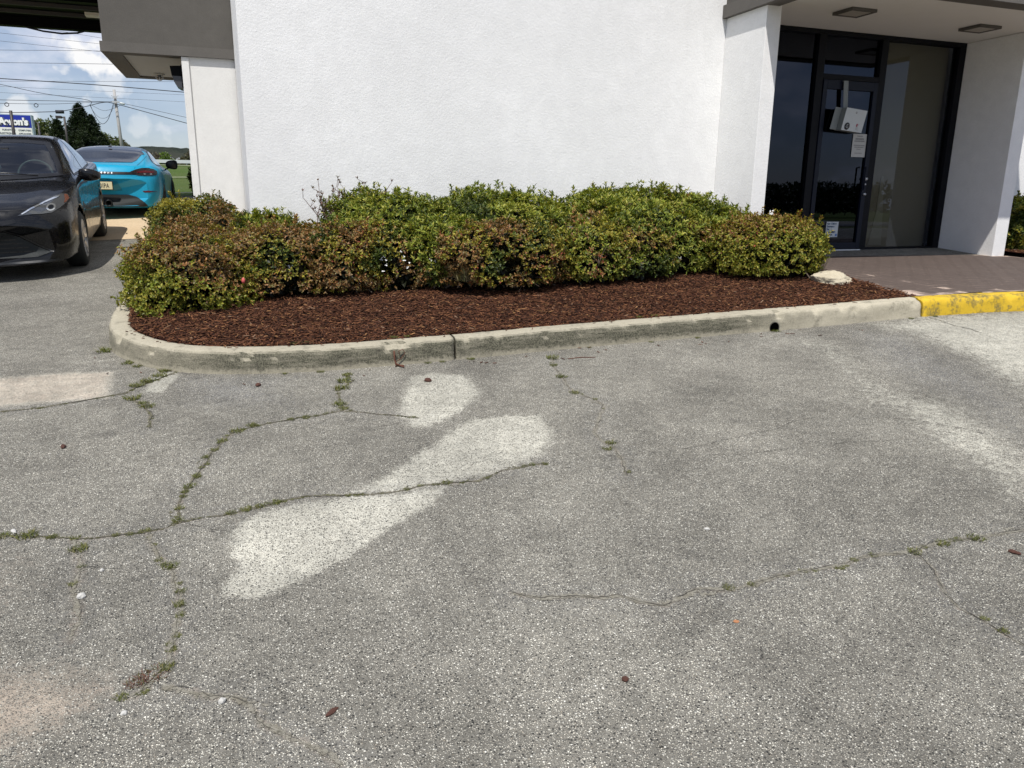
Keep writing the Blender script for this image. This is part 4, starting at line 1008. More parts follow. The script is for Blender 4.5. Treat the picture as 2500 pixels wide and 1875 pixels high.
# white flowers
def flowers(spots, lab, group):
    for (x, y, z, s) in spots:
        V, F, C = leaves(np.array([[x + random.gauss(0, s), y + random.gauss(0, s * .4), z + random.gauss(0, s)] for _ in range(7)]), np.tile([[0, -.9, .45]], (7, 1)) + rng.normal(0, .25, (7, 3)), 4, .013, .008, lambda P, m: np.full((m, 3), .7), (50, 80))
        o = link('flower_cluster', mesh_np('flower_cluster', V, F, False, C), M['petal']); tag(o, lab, 'flower', group)
flowers([(1.18, 6.60, .97, .03), (1.34, 6.58, .99, .03), (1.60, 6.58, 1.0, .03), (2.08, 6.34, .98, .025), (3.42, 6.30, 1.0, .03), (3.55, 6.33, 1.02, .03), (3.98, 6.40, .96, .025), (4.75, 6.10, 1.08, .02), (4.98, 6.35, 1.40, .018), (3.3, 7.0, 1.30, .016), (-.72, 8.6, 1.12, .02), (-.62, 9.3, 1.22, .02), (.4, 6.72, .92, .018)], 'small cluster of white star flowers on the bed shrubs', 'white flower clusters on the bed shrubs')
mb = MB(); mb.lathe([(.0005, .04), (.012, .028), (.016, .010), (.010, -.006), (.0005, -.012)], (.02, 6.40, .86), 'z', 10)
tag(mb.build('pink_tulip_bud', M['pink']), 'single pink flower bud at the foot of the brown shrubs', 'flower')
# dry grass tuft
def blades(n, h, w, r, spread, col, droop=.5):
    V, F, C = [], [], []
    for i in range(n):
        a = random.uniform(0, 6.28); q = r * random.random() ** .5; x0, y0 = q * math.cos(a), q * math.sin(a); b = random.uniform(0, 6.28)
        dx, dy = math.cos(b) * spread * random.random(), math.sin(b) * spread * random.random(); hh = h * random.uniform(.5, 1); s = Vector((-math.sin(b), math.cos(b), 0)) * w * .5
        b0 = len(V); c = np.array(col[random.randrange(len(col))]) * random.uniform(.75, 1.25)
        for t_, ww in ((0, 1), (.5, .8), (1, .1)):
            p = Vector((x0 + dx * t_ * (1 + droop * t_), y0 + dy * t_ * (1 + droop * t_), hh * t_ * (1 - .35 * droop * t_)))
            V += [tuple(p + s * ww), tuple(p - s * ww)]; C += [tuple(c)] * 2
        F += [(b0, b0 + 1, b0 + 3, b0 + 2), (b0 + 2, b0 + 3, b0 + 5, b0 + 4)]
    return V, F, np.array(C)
V, F, C = blades(150, .20, .003, .09, .12, [(.26, .22, .12), (.20, .17, .09), (.14, .15, .06)])
o = link('dry_grass_tuft', mesh_np('dry_grass_tuft', V, F, False, C), M['leaf']); o.location = (1.83, 6.33, .83); tag(o, 'straw coloured dry grass tuft at the edge of the mulch', 'grass tuft')
V, F, C = blades(170, .24, .003, .10, .12, [(.20, .18, .10), (.14, .13, .07), (.10, .11, .05)])
o = link('dry_grass_tuft', mesh_np('dry_grass_tuft', V, F, False, C), M['leaf']); o.location = (5.46, 6.22, .84); tag(o, 'wispy dry grass between the round shrub and the white rock', 'grass tuft')
# vine stem in the middle shrub
mb = MB(); mb.tube([(1.95, 6.72, 1.22), (2.10, 6.70, 1.225), (2.24, 6.70, 1.25), (2.33, 6.72, 1.31), (2.38, 6.74, 1.38)], [.004, .004, .0035, .003, .002], 5); tag(mb.build('vine_stem', plain('pale_stem', (.30, .27, .17), .8)), 'thin pale curved stem looping over the middle shrubs', 'stem')

# limestone rock beside the porch
bm = bmesh.new(); bmesh.ops.create_icosphere(bm, subdivisions=5, radius=1)
for v in bm.verts:
    d = v.co.normalized(); q = 1 + .22 * noise.noise(d * 1.6 + Vector((3, 1, 0))) + .10 * abs(noise.noise(d * 3.8)) + .035 * noise.noise(d * 10)
    cell = noise.cell(d * 2.2); v.co = Vector((d.x * .22, d.y * .15, d.z * .095)) * (q + .05 * cell)
    if v.co.x > .04: v.co.z *= .72
    v.co.z = max(v.co.z, -.05)
for f in bm.faces: f.smooth = True
me = bpy.data.meshes.new('limestone_rock'); bm.to_mesh(me); bm.free()
t = NT('limestone'); p_ = t.pos(); c_ = t.mix(t.noise(p_, 9, 6, .7), (.42, .36, .25), (.64, .58, .44)); c_ = t.mix(t.ramp(t.vor(p_, 16, 'Distance', 'DISTANCE_TO_EDGE'), [(.0, .18), (.10, 0)]), c_, (.34, .24, .14)); t.base(c_); t.bump(t.noise(p_, 40, 6, .8), .8, .02); t.set(Roughness=.9)
o = link('limestone_rock', me, t.m); o.location = (5.37, 5.86, .775); o.rotation_euler = (0, .05, .1); tag(o, 'cream white limestone rock half sunk in the mulch beside the porch', 'rock')

# weeds in the cracks
WG = [(.085, .105, .020), (.13, .14, .03), (.06, .075, .016), (.17, .16, .055)]
wm = []
for k in range(5):
    V, F, C = blades(80, .028, .0042, .045, .030, WG, .6)
    me = mesh_np('weed_tuft', V, F, False, C); me.materials.append(M['leaf']); wm.append(me)
V, F, C = blades(120, .020, .005, .075, .03, [(.12, .05, .035), (.09, .085, .03), (.15, .07, .045)], .6); wred = mesh_np('weed_tuft', V, F, False, C); wred.materials.append(M['leaf'])
weeds = [(-0.70,3.21,.8),(-0.67,3.11,1.1),(-0.64,2.97,.6),(-0.65,2.85,.8),(-0.88,3.29,1.5),(-0.96,3.32,1.3),(-0.79,3.25,.8),(-0.32,3.23,.8),(-0.32,3.34,1),(-0.31,3.45,.9),(-0.26,3.66,.8),(-0.23,3.87,1.1),(-0.15,4.06,.9),(-0.08,4.17,1.1),(0.00,4.24,1),(0.21,4.25,.9),(0.29,4.25,.9),(-0.11,3.22,.8),(-0.05,3.23,1.1),(0.01,3.24,1.2),(0.07,3.25,.8),(0.83,3.19,.8),(1.27,3.24,.7),(-0.67,5.19,1.5),(-0.61,5.26,1.8),(-0.67,4.94,1.5),(-0.57,4.75,1.5),(-0.60,4.82,1.2),(-0.55,5.36,1.8),(-0.52,5.46,1.6),(0.59,4.83,1.6),(0.62,4.95,1.2),(0.50,4.41,1.3),(0.51,4.33,1.1),(0.55,4.70,1.7),(2.05,4.86,1.8),(1.99,4.70,1.2),(1.94,4.45,1.3),(1.89,4.13,1.6),(1.75,3.35,1),(1.70,3.29,1),(-0.37,2.92,.7),(-0.33,2.86,1.0),(-0.28,2.67,.7),(-0.28,2.59,1.0),(-0.29,2.34,.8),(-0.30,2.26,1),(-0.41,2.16,.7),(1.56,2.04,1),(1.65,2.03,.8),(2.38,2.00,.8),(2.53,2.01,1.0),(2.69,2.00,.9),(2.26,1.60,.7),(2.26,1.53,.6),(-0.22,3.78,.7),(-.19,3.95,.7),(-.29,3.55,.8),(-.45,3.175,.7),(-.55,3.18,.7)]
for i, (x, y, s) in enumerate(weeds):
    o = bpy.data.objects.new('weed_tuft', wm[i % 5]); COL.objects.link(o); o.location = (x, y, G(x, y) + .004); o.rotation_euler = (0, 0, random.uniform(0, 6.28)); s *= random.uniform(.42, .75); o.scale = (s, s, s)
    tag(o, 'small green weed tuft growing in an asphalt crack', 'weed', 'weeds growing in the asphalt cracks')
for k_, n_ in (('c1', 30), ('c2', 34), ('c4', 8), ('c5', 16), ('c7', 14), ('c9', 16), ('c3', 8), ('c10', 8)):
    pl_ = catmull(CR[k_], 6); lo_ = 0 if k_ != 'c9' else len(pl_) // 2
    for _ in range(n_):
        x, y = pl_[random.randrange(lo_, len(pl_))]; x += random.gauss(0, .006); y += random.gauss(0, .006)
        if x < -1.3 or x > 3.2: continue
        o = bpy.data.objects.new('weed_tuft', random.choice(wm)); COL.objects.link(o); o.location = (x, y, G(x, y) + .004); s_ = random.uniform(.16, .40); o.scale = (s_, s_, s_ * .8); o.rotation_euler = (0, 0, random.uniform(0, 6.28))
        tag(o, 'small green weed tuft growing in an asphalt crack', 'weed', 'weeds growing in the asphalt cracks')
for x, y, s in ((-.335, 2.235, .60), (-.375, 2.215, .45)):
    o = bpy.data.objects.new('weed_tuft', wred); COL.objects.link(o); o.location = (x, y, G(x, y) + .004); o.scale = (s, s, s); tag(o, 'reddish weed patch where two cracks meet at lower left', 'weed', 'reddish weeds at the crack corner')
# weeds along the kerb foot and top edge
kw = []
for s, o_, sc_ in [(s_at(1.45), -.02, 1.1), (s_at(1.30), -.02, .8), (s_at(1.20), -.015, .8), (s_at(.45), -.02, .9), (s_at(.25), -.02, .7), (s_at(2.9), -.02, .7), (s_at(3.3), -.02, .8), (s_at(3.96), -.02, 1.3), (s_at(5.4), -.02, .8), (s_at(5.6), -.02, .8), (s_at(-.75), -.03, 1.6), (s_at(-.68), -.03, 1.2), (s_at(-.93), -.03, 2.4), (s_at(-.5), -.02, .8), (s_at(1.0), -.02, .6), (s_at(2.4), -.02, .6)]:
    p, nr = kerb_point(s); q = p + nr * o_; o = bpy.data.objects.new('weed_tuft', wm[len(kw) % 5]); COL.objects.link(o); o.location = (q.x, q.y, G(q.x, q.y) + .004); o.scale = (sc_ * .62,) * 3; o.rotation_euler = (0, 0, random.uniform(0, 6.28)); kw.append(o)
    tag(o, 'small weed growing along the foot of the concrete kerb', 'weed', 'weeds along the kerb foot')
for s, sc_ in [(s_at(.30), 1.2), (s_at(.36), 1.0), (s_at(.95), 1.1), (s_at(1.05), .9), (s_at(1.42), 1.1), (s_at(3.0), 1.2), (s_at(2.9), .9)]:
    p, nr = kerb_point(s); q = p + nr * .20; o = bpy.data.objects.new('weed_tuft', wm[len(kw) % 5]); COL.objects.link(o); o.location = (q.x, q.y, float(bed_z(q.x, q.y)) + .01); o.scale = (sc_ * .62,) * 3; kw.append(o)
    tag(o, 'small weed growing at the inner edge of the kerb in the mulch', 'weed', 'weeds along the inner kerb edge')

# loose things on the asphalt
def pebble(name, x, y, s, mat, lab, cat, flat=.55, seed=0):
    bm = bmesh.new(); bmesh.ops.create_icosphere(bm, subdivisions=2, radius=1)
    for v in bm.verts: d = v.co.normalized(); v.co = Vector((d.x * s[0], d.y * s[1], d.z * s[2])) * (1 + .35 * noise.noise(d * 1.5 + Vector((seed, 0, 0))) + .12 * noise.noise(d * 4 + Vector((seed, 2, 0))))
    me = bpy.data.meshes.new(name); bm.to_mesh(me); bm.free(); o = link(name, me, mat); o.location = (x, y, G(x, y) + s[2] * .75 + .003); o.rotation_euler = (0, 0, seed * 1.3); return tag(o, lab, cat)
MS = plain('white_stone', (.46, .45, .42), .8, var=.15, scale=60); MC = plain('bark_piece', (.070, .028, .018), .9, var=.4, scale=80, bump=.5); MO = plain('leaf_litter', (.36, .16, .07), .8, var=.3)
for i, (x, y, s, l) in enumerate([(-.605, 2.75, (.017, .013, .010), 'largest loose white stone, beside the weedy crack at lower left'), (1.72, 2.419, (.012, .009, .006), 'small white stone alone on the open asphalt right of centre'), (-.138, 2.044, (.011, .010, .009), 'pale angular stone by the lower pale crack'), (-.943, 3.346, (.022, .010, .008), 'white stone chip by the weeds at the left edge'), (-.397, 2.089, (.009, .008, .006), 'tiny white stone below the reddish weeds'), (-.564, 2.914, (.010, .007, .005), 'tiny flat white stone near the upper left cracks')]):
    pebble('loose_stone', x, y, s, MS, l, 'stone', seed=i + 1)
for i, (x, y, s, l) in enumerate([(-.921, 4.248, (.028, .012, .010), 'reddish brown bark piece alone on the left side of the lot'), (1.091, 4.655, (.026, .020, .014), 'dark round bark nugget on the pale patch near the kerb'), (.056, 4.928, (.022, .018, .012), 'dark bark nugget close to the rounded kerb'), (.99, 1.737, (.011, .010, .009), 'round brown seed ball low in the middle of the lot'), (.153, 1.898, (.022, .008, .006), 'long brown bark sliver near the bottom of the lot'), (2.734, 1.867, (.022, .010, .008), 'long brown bark piece near the right edge of the lot'), (1.47, 1.866, (.011, .008, .003), 'small orange brown leaf scrap on the lot')]):
    pebble('bark_piece', x, y, s, MO if 'orange' in l else MC, l, 'bark chip', seed=i + 11)
# rusty tie wire against the kerb
hk, hn_ = kerb_point(s_at(1.013)); z = G(hk.x, hk.y)
def kp(a, b, h): q = hk + Vector((1, 0)) * a + hn_ * b; return (q.x, q.y, z + h)
mb = MB(); mb.tube([kp(-.03, -.012, .11), kp(-.028, -.012, .05), kp(-.02, -.02, .012), kp(.03, -.05, .008)], .006, 6)
mb.tube([kp(-.02, -.012, .03), kp(.02, -.010, .055), kp(.045, -.012, .09), (kp(.03, -.012, .115)), kp(.0, -.012, .105), kp(.008, -.012, .08)], .003, 6)
mb.tube([kp(-.02, -.02, .02), kp(.01, -.06, .01), kp(.025, -.085, .008)], .005, 6)
tag(mb.build('rusty_wire', M['rust']), 'bent rusty brown wire loop leaning on the kerb face', 'wire')
mb = MB(); mb.tube([(2.14, 4.80, G(2.1, 4.8) + .008), (2.24, 4.80, G(2.2, 4.8) + .010), (2.34, 4.77, G(2.3, 4.77) + .007)], .0035, 5); tag(mb.build('twig', M['rust']), 'thin reddish twig lying on the lot below the kerb', 'twig')

# ------------------------------------------------------------------ cars
def body_mesh(stations, sweep_f, sweep_r, Lc, nst=.03, nr=5):
    """stations: (y, [(x,z)*k]) half sections from bottom centre to top centre; returns grid mesh"""
    pts = [[(st[0], *p) for p in st[1]] for st in stations]
    # interpolate along the car, then around the section
    rows = []
    for i in range(len(pts) - 1):
        p0, p1, p2, p3 = pts[max(i - 1, 0)], pts[i], pts[i + 1], pts[min(i + 2, len(pts) - 1)]
        n = max(1, int(abs(p2[0][0] - p1[0][0]) / nst))
        for k in range(n):
            t = k / n; row = []
            for a, b, c, d in zip(p0, p1, p2, p3):
                q = []
                for comp in range(3):
                    m1 = (c[comp] - a[comp]); m2 = (d[comp] - b[comp])
                    h = c[0] - b[0] + 1e-9
                    s1 = m1 / max(c[0] - a[0], 1e-6) * h; s2 = m2 / max(d[0] - b[0], 1e-6) * h
                    if comp == 0: q.append(b[0] + h * t); continue
                    t2, t3 = t * t, t ** 3
                    q.append((2 * t3 - 3 * t2 + 1) * b[comp] + (t3 - 2 * t2 + t) * s1 + (-2 * t3 + 3 * t2) * c[comp] + (t3 - t2) * s2)
                row.append(q)
            rows.append(row)
    rows.append([list(p) for p in pts[-1]])
    grid = []
    for row in rows:
        y = row[0][0]; ring = [(p[1], p[2]) for p in row]
        fine = catmull(ring, nr)
        fine = [(max(0, x), z) for x, z in fine]
        full = fine + [(-x, z) for x, z in fine[-2:0:-1]]
        out = []
        for x, z in full:
            sw = sweep_f * max(0, 1 - y / 1.1) ** 1.5 * (abs(x) / .88) ** 2.6 - sweep_r * max(0, 1 - (Lc - y) / 1.1) ** 1.5 * (abs(x) / .88) ** 2.6
            out.append((x, y + sw, z))
        grid.append(out)
    n, m = len(grid), len(grid[0]); V = [p for r in grid for p in r]
    F = [(i * m + k, (i + 1) * m + k, (i + 1) * m + (k + 1) % m, i * m + (k + 1) % m) for i in range(n - 1) for k in range(m)]
    bm = bmesh.new(); vs = [bm.verts.new(p) for p in V]
    for f in F:
        try: bm.faces.new([vs[q] for q in f])
        except ValueError: pass
    bm.faces.new(vs[:m]); bm.faces.new(vs[-m:][::-1])
    bmesh.ops.remove_doubles(bm, verts=bm.verts, dist=.0008); caps = [f for f in bm.faces if len(f.verts) > 8]
    bmesh.ops.recalc_face_normals(bm, faces=bm.faces)
    for f in bm.faces: f.smooth = True
    for f in caps: f.smooth = False
    return bm
class Car:
    def __init__(s, name, label, bm, loc, rz, paint, rx=0, ry=0):
        s.e = empty(name, loc, label, 'car'); s.e.rotation_euler = (rx, ry, rz); s.bm = bm; s.bvh = BVHTree.FromBMesh(bm); s.paint = paint
        s.cut = []
    def inside(s, co, poly, ax):
        a, b = (co.x, co.z) if ax == 'y' else (co.y, co.z)
        r = False; n = len(poly)
        for i in range(n):
            x1, y1 = poly[i]; x2, y2 = poly[(i + 1) % n]
            if ((y1 > b) != (y2 > b)) and a < (x2 - x1) * (b - y1) / (y2 - y1 + 1e-12) + x1: r = not r
        return r
    def decal(s, name, poly, ax, side, mat, off=.004, thick=0.0, parent=None, grid=.025, holes=None, link_=True):
        """project a drawn outline onto the body: ax 'y' looks along the car, 'x' looks from the side, 'z' from above"""
        bm = bmesh.new()
        vs = [bm.verts.new((p[0], p[1], 0)) for p in poly]; f = bm.faces.new(vs)
        if holes:
            bm.free(); bm = bmesh.new()
            n = len(poly); A = [bm.verts.new((p[0], p[1], 0)) for p in poly]; Bv = [bm.verts.new((p[0], p[1], 0)) for p in holes]
            for i in range(n): bm.faces.new((A[i], A[(i + 1) % n], Bv[(i + 1) % n], Bv[i]))
        xs = [p[0] for p in poly]; ys = [p[1] for p in poly]
        for k, lo, hi in ((0, min(xs), max(xs)), (1, min(ys), max(ys))):
            q = lo + grid
            while q < hi:
                pc = (q, 0, 0) if k == 0 else (0, q, 0); no = (1, 0, 0) if k == 0 else (0, 1, 0)
                bmesh.ops.bisect_plane(bm, geom=bm.verts[:] + bm.edges[:] + bm.faces[:], plane_co=pc, plane_no=no); q += grid
        bmesh.ops.triangulate(bm, faces=[f for f in bm.faces if len(f.verts) > 4])
        bad = []
        for v in bm.verts:
            a, b = v.co.x, v.co.y
            if ax == 'y': o_, d = Vector((a, -5 if side < 0 else 10, b)), Vector((0, 1 if side < 0 else -1, 0))
            elif ax == 'x': o_, d = Vector((5 * side, a, b)), Vector((-side, 0, 0))
            else: o_, d = Vector((a, b, 5)), Vector((0, 0, -1))
            loc, nrm, idx, dist = s.bvh.ray_cast(o_, d)
            if loc is None: bad.append(v); continue
            if nrm.dot(d) > 0: nrm = -nrm
            v.co = loc + nrm * off
        bmesh.ops.delete(bm, geom=bad, context='VERTS')
        bmesh.ops.recalc_face_normals(bm, faces=bm.faces)
        for f in bm.faces: f.smooth = True
        # face outwards
        tot = sum((f.normal.dot(Vector((0, side, 0)) if ax == 'y' else Vector((side, 0, 0)) if ax == 'x' else Vector((0, 0, 1))) for f in bm.faces))
        if tot < 0: bmesh.ops.reverse_faces(bm, faces=bm.faces)
        me = bpy.data.meshes.new(name); bm.to_mesh(me); bm.free()
        o = link(name, me, mat, None); o.parent = parent or s.e; return o
    def cutout(s, poly, ax, side=0, ymin=-99, ymax=99):
        s.cut.append((poly, ax, side, ymin, ymax))
    def wheelcut(s, y, z, r): s.cut.append((y, z, r))
    def finish(s):
        kill = []
        for f in s.bm.faces:
            c = f.calc_center_median()
            for q in s.cut:
                if len(q) == 3:
                    if math.hypot(c.y - q[0], c.z - q[1]) < q[2] and abs(c.x) > .50 and c.z < q[1] + q[2]: kill.append(f); break
                elif (q[2] == 0 or c.x * q[2] > 0) and q[3] < c.y < q[4] and s.inside(c, q[0], q[1]): kill.append(f); break
        bmesh.ops.delete(s.bm, geom=kill, context='FACES')
        me = bpy.data.meshes.new('body'); s.bm.to_mesh(me); s.bm.free(); o = link('body', me, s.paint); o.parent = s.e; return o
    def local(s, mb, name, mat, parent=None, recalc=True, sm=None):
        o = mb.build(name, mat, None, recalc, sm); o.parent = parent or s.e; return o
    def wheel(s, x, y, r, w, rimr, spokes=5, mat='rim', twin=False):
        sd = 1 if x > 0 else -1; hub = empty_part('wheel', s.e)
        m = MB(); m.lathe([(rimr, -w / 2), (rimr + .02, -w / 2 - .004), (r - .05, -w / 2 - .008), (r - .015, -w / 2 + .012), (r, -w / 2 + .035), (r, w / 2 - .035), (r - .015, w / 2 - .012), (r - .05, w / 2 + .008), (rimr + .02, w / 2 + .004), (rimr, w / 2)], (x - sd * w / 2, y, r), 'x', 40, True)
        s.local(m, 'tyre', M['rubber'], hub)
        m = MB(); m.lathe([(rimr + .003, -w / 2 * .9), (rimr + .003, w / 2 + .002), (rimr - .014, w / 2 + .003), (rimr - .022, w / 2 - .02), (rimr - .025, -w / 2 * .9)], (x - sd * w / 2, y, r), 'x', 40, True)
        m.lathe([(.0001, .0), (.055, .0), (.060, -.01), (.060, -.05)], (x - sd * .012 if sd > 0 else x + .012, y, r), 'x', 20)
        n = spokes
        for k in range(n):
            for dd in ((-.13, .13) if twin else (0,)):
                a = 2 * math.pi * k / n + dd + .3; ca_, sa_ = math.cos(a), math.sin(a); tw = .018 if twin else .032
                p0 = Vector((x - sd * .022, y + ca_ * .05, r + sa_ * .05)); p1 = Vector((x - sd * .012, y + math.cos(a + dd * .6) * (rimr - .015), r + math.sin(a + dd * .6) * (rimr - .015)))
                t_ = Vector((0, -sa_, ca_)); ix = Vector((sd * .016, 0, 0)); vs = []
                for p, w_ in ((p0, tw), (p1, tw * 1.15)): vs += [m.bm.verts.new(p + t_ * w_ + ix), m.bm.verts.new(p - t_ * w_ + ix), m.bm.verts.new(p - t_ * w_ * 1.1 - ix), m.bm.verts.new(p + t_ * w_ * 1.1 - ix)]
                for a_, b_ in ((0, 1), (1, 2), (2, 3), (3, 0)): m.bm.faces.new((vs[a_], vs[b_], vs[4 + b_], vs[4 + a_]))
        s.local(m, 'rim', M[mat], hub)
        m = MB(); m.lathe([(.0001, -.09), (rimr - .03, -.09), (rimr - .03, -.075), (.0001, -.075)], (x - sd * .0 if sd > 0 else x + .165, y, r), 'x', 24); s.local(m, 'brake_disc', M['rim_dark'], hub)
        return hub
def empty_part(name, parent):
    o = bpy.data.objects.new(name, None); COL.objects.link(o); o.parent = parent; o.empty_display_size = .05; return o
def arch(car, y, z, r, x, sgn, lip, mat):
    """dark liner inside the wheel arch plus a thin body coloured lip"""
    m = MB(); a0, a1 = -.35, math.pi + .35
    prof = [(x, r), (x - .30, r)]
    ring = []
    for k in range(25):
        a = a0 + (a1 - a0) * k / 24; ring.append([m.bm.verts.new((sgn * (x - .01), y + math.cos(a) * (r + .012), z + math.sin(a) * (r + .012))), m.bm.verts.new((sgn * (x - .34), y + math.cos(a) * (r + .012), z + math.sin(a) * (r + .012)))])
    for a_, b_ in zip(ring[:-1], ring[1:]): m.bm.faces.new((a_[0], b_[0], b_[1], a_[1]))
    cv = m.bm.verts.new((sgn * (x - .34), y, z))
    for a_, b_ in zip(ring[:-1], ring[1:]): m.bm.faces.new((a_[1], b_[1], cv))
    car.local(m, 'arch_liner', M['car_black'])
    # lip follows the body surface
    bm = bmesh.new(); rows = []
    for k in range(33):
        a = -.05 + (math.pi + .1) * k / 32; row = []
        for rr, o_ in ((r - .006, -.012), (r - .003, .002), (r + .006, .004), (r + .016, .0015)):
            yy, zz = y + math.cos(a) * rr, z + math.sin(a) * rr
            loc, nrm, i_, d_ = car.bvh.ray_cast(Vector((sgn * 5, yy, zz)), Vector((-sgn, 0, 0)))
            xx = (loc.x if loc is not None else sgn * x); xx = xx if abs(xx) > x - .12 else sgn * (x - .02)
            row.append(bm.verts.new((xx + sgn * o_, yy, zz)))
        rows.append(row)
    for a_, b_ in zip(rows[:-1], rows[1:]):
        for q in range(3): f = bm.faces.new((a_[q], a_[q + 1], b_[q + 1], b_[q])); f.smooth = True
    bmesh.ops.recalc_face_normals(bm, faces=bm.faces)
    me = bpy.data.meshes.new('arch_lip'); bm.to_mesh(me); bm.free(); o = link('arch_lip', me, mat); o.parent = car.e

# section helper: bottom centre, bottom, rocker, mid, shoulder, inner top, rail, top centre
def sec(y, zb, wl, wm, ws, zs, x5, z5, x6, z6, zc):
    return (y, [(0, zb), (wl * .55, zb), (wl * .93, zb + .01), (wl, zb + .07), (wm, (zb + zs) * .5), (ws, zs), (x5, z5), ((x5 + x6) / 2 + (.02 if z6 - z5 > .15 else 0), (z5 + z6) / 2 + (.01 if z6 - z5 > .15 else 0)), (x6, z6), (x6 * .55, zc - .008), (0, zc)])
S1 = [
 sec(.00, .185, .62, .68, .66, .50, .50, .57, .30, .595, .60),
 sec(.03, .170, .70, .75, .75, .56, .60, .64, .40, .675, .685),
 sec(.10, .165, .77, .81, .80, .62, .66, .70, .45, .745, .76),
 sec(.30, .18, .82, .85, .84, .68, .72, .765, .48, .815, .835),
 sec(.70, .18, .86, .875, .855, .78, .76, .86, .52, .905, .925),
 sec(1.15, .18, .87, .885, .865, .86, .80, .93, .56, .975, .99),
 sec(1.50, .18, .86, .880, .860, .90, .80, .965, .60, 1.01, 1.02),
 sec(1.75, .18, .86, .880, .855, .92, .79, .985, .64, 1.12, 1.15),
 sec(2.10, .18, .86, .880, .850, .94, .78, 1.00, .575, 1.30, 1.335),
 sec(2.40, .18, .86, .880, .850, .95, .78, 1.01, .555, 1.385, 1.43),
 sec(2.85, .18, .86, .880, .850, .96, .78, 1.02, .550, 1.405, 1.455),
 sec(3.30, .18, .86, .880, .855, .97, .78, 1.03, .545, 1.385, 1.435),
 sec(3.70, .18, .86, .880, .86, .98, .78, 1.04, .540, 1.30, 1.35),
 sec(4.05, .19, .86, .875, .86, .99, .76, 1.05, .56, 1.15, 1.17),
 sec(4.35, .22, .82, .85, .84, .98, .72, 1.05, .52, 1.095, 1.105),
 sec(4.58, .26, .74, .80, .79, .90, .66, .99, .48, 1.05, 1.06),
 sec(4.65, .30, .66, .72, .70, .80, .58, .88, .42, .93, .94)]
bm1 = body_mesh(S1, .34, .25, 4.65)
ty, tx = 9.27, -2.50
slope, cross = math.atan(.073), math.atan(.037)
K1 = Car('parked_sedan', 'black four door sedan parked facing the camera at the left edge', bm1, (tx, ty, G(tx, ty)), R(3.3), M['paint_black'], slope, -cross)
WS1 = [(-.70, 1.000), (-.35, .985), (0, .98), (.35, .985), (.70, 1.000), (.655, 1.14), (.575, 1.30), (.53, 1.368), (.28, 1.395), (0, 1.402), (-.28, 1.395), (-.53, 1.368), (-.575, 1.30), (-.655, 1.14)]
WS1i = [(x * .915, 1.19 + (z - 1.19) * .84) for x, z in WS1]
K1.cutout([(x * .96, 1.19 + (z - 1.19) * .93) for x, z in WS1], 'y', 0, 1.2, 2.7)
K1.decal('windshield', WS1, 'y', -1, M['windshield'], .004)
K1.decal('window_border', WS1, 'y', -1, M['car_black'], .006, holes=WS1i)
# door glass
SW = [(1.86, 1.005), (2.30, 1.29), (2.52, 1.375), (2.78, 1.395), (2.78, 1.02)]
SW2 = [(2.83, 1.02), (2.83, 1.395), (3.20, 1.375), (3.50, 1.30), (3.60, 1.24), (3.62, 1.05)]
SW3 = [(3.66, 1.06), (3.64, 1.215), (3.86, 1.12), (3.93, 1.08)]
ALL = [(1.78, .985), (2.28, 1.315), (2.50, 1.402), (2.80, 1.422), (3.22, 1.400), (3.55, 1.315), (3.88, 1.155), (4.02, 1.07), (3.60, 1.03), (2.80, 1.00)]
for sd in (1, -1):
    K1.decal('window_surround', ALL, 'x', sd, M['car_black'], .003)
    for w in (SW, SW2, SW3): K1.decal('side_window', w, 'x', sd, M['side_window'], .006)
    # shut lines, handles, sill
    for ln in ([(2.815, .995), (2.825, .995), (2.86, .60), (2.84, .30), (2.83, .30), (2.85, .60)], [(1.62, .93), (1.63, .93), (1.66, .60), (1.64, .28), (1.63, .28), (1.65, .60)], [(3.62, .98), (3.63, .98), (3.56, .62), (3.42, .40), (3.41, .405), (3.55, .62)]):
        K1.decal('door_gap', ln, 'x', sd, M['car_black'], .0015, grid=.05)
    for yy in (2.60, 3.40):
        m = MB().tube([(sd * .872, yy, .885), (sd * .902, yy + .03, .888), (sd * .902, yy + .15, .890), (sd * .872, yy + .18, .888)], .012, 6); K1.local(m, 'door_handle', M['paint_black'])
M['grille_lip'] = plain('lip_trim', (.015, .017, .02), .5)
# lamps (front view outlines)
for sd in (1, -1):
    HL = [(.39, .682), (.50, .748), (.62, .803), (.745, .852), (.80, .842), (.825, .80), (.80, .765), (.745, .722), (.68, .690), (.60, .686), (.52, .690)]
    lamp = K1.decal('headlight', [(sd * x, z) for x, z in HL], 'y', -1, M['lens'], .006)
    K1.decal('running_light', [(sd * x, z) for x, z in [(.42, .697), (.50, .744), (.62, .796), (.735, .838), (.735, .824), (.62, .781), (.50, .729), (.43, .692)]], 'y', -1, M['lens_bright'], .011, parent=lamp, grid=.05)
    K1.decal('turn_signal', [(sd * x, z) for x, z in [(.770, .842), (.80, .834), (.818, .80), (.798, .772), (.778, .762), (.782, .80)]], 'y', -1, M['amber'], .010, parent=lamp)
    for cx_, cz_, r_ in ((.672, .738, .040),):
        ring = [(sd * (cx_ + r_ * math.cos(a)), cz_ + r_ * .85 * math.sin(a)) for a in [2 * math.pi * k / 20 for k in range(20)]]
        K1.decal('projector', ring, 'y', -1, M['lens_bright'], .010, parent=lamp, holes=[(sd * cx_ + (x - sd * cx_) * .62, cz_ + (z - cz_) * .62) for x, z in ring])
        K1.decal('projector_glass', [(sd * cx_ + (x - sd * cx_) * .58, cz_ + (z - cz_) * .58) for x, z in ring], 'y', -1, M['rear_window'], .012, parent=lamp)
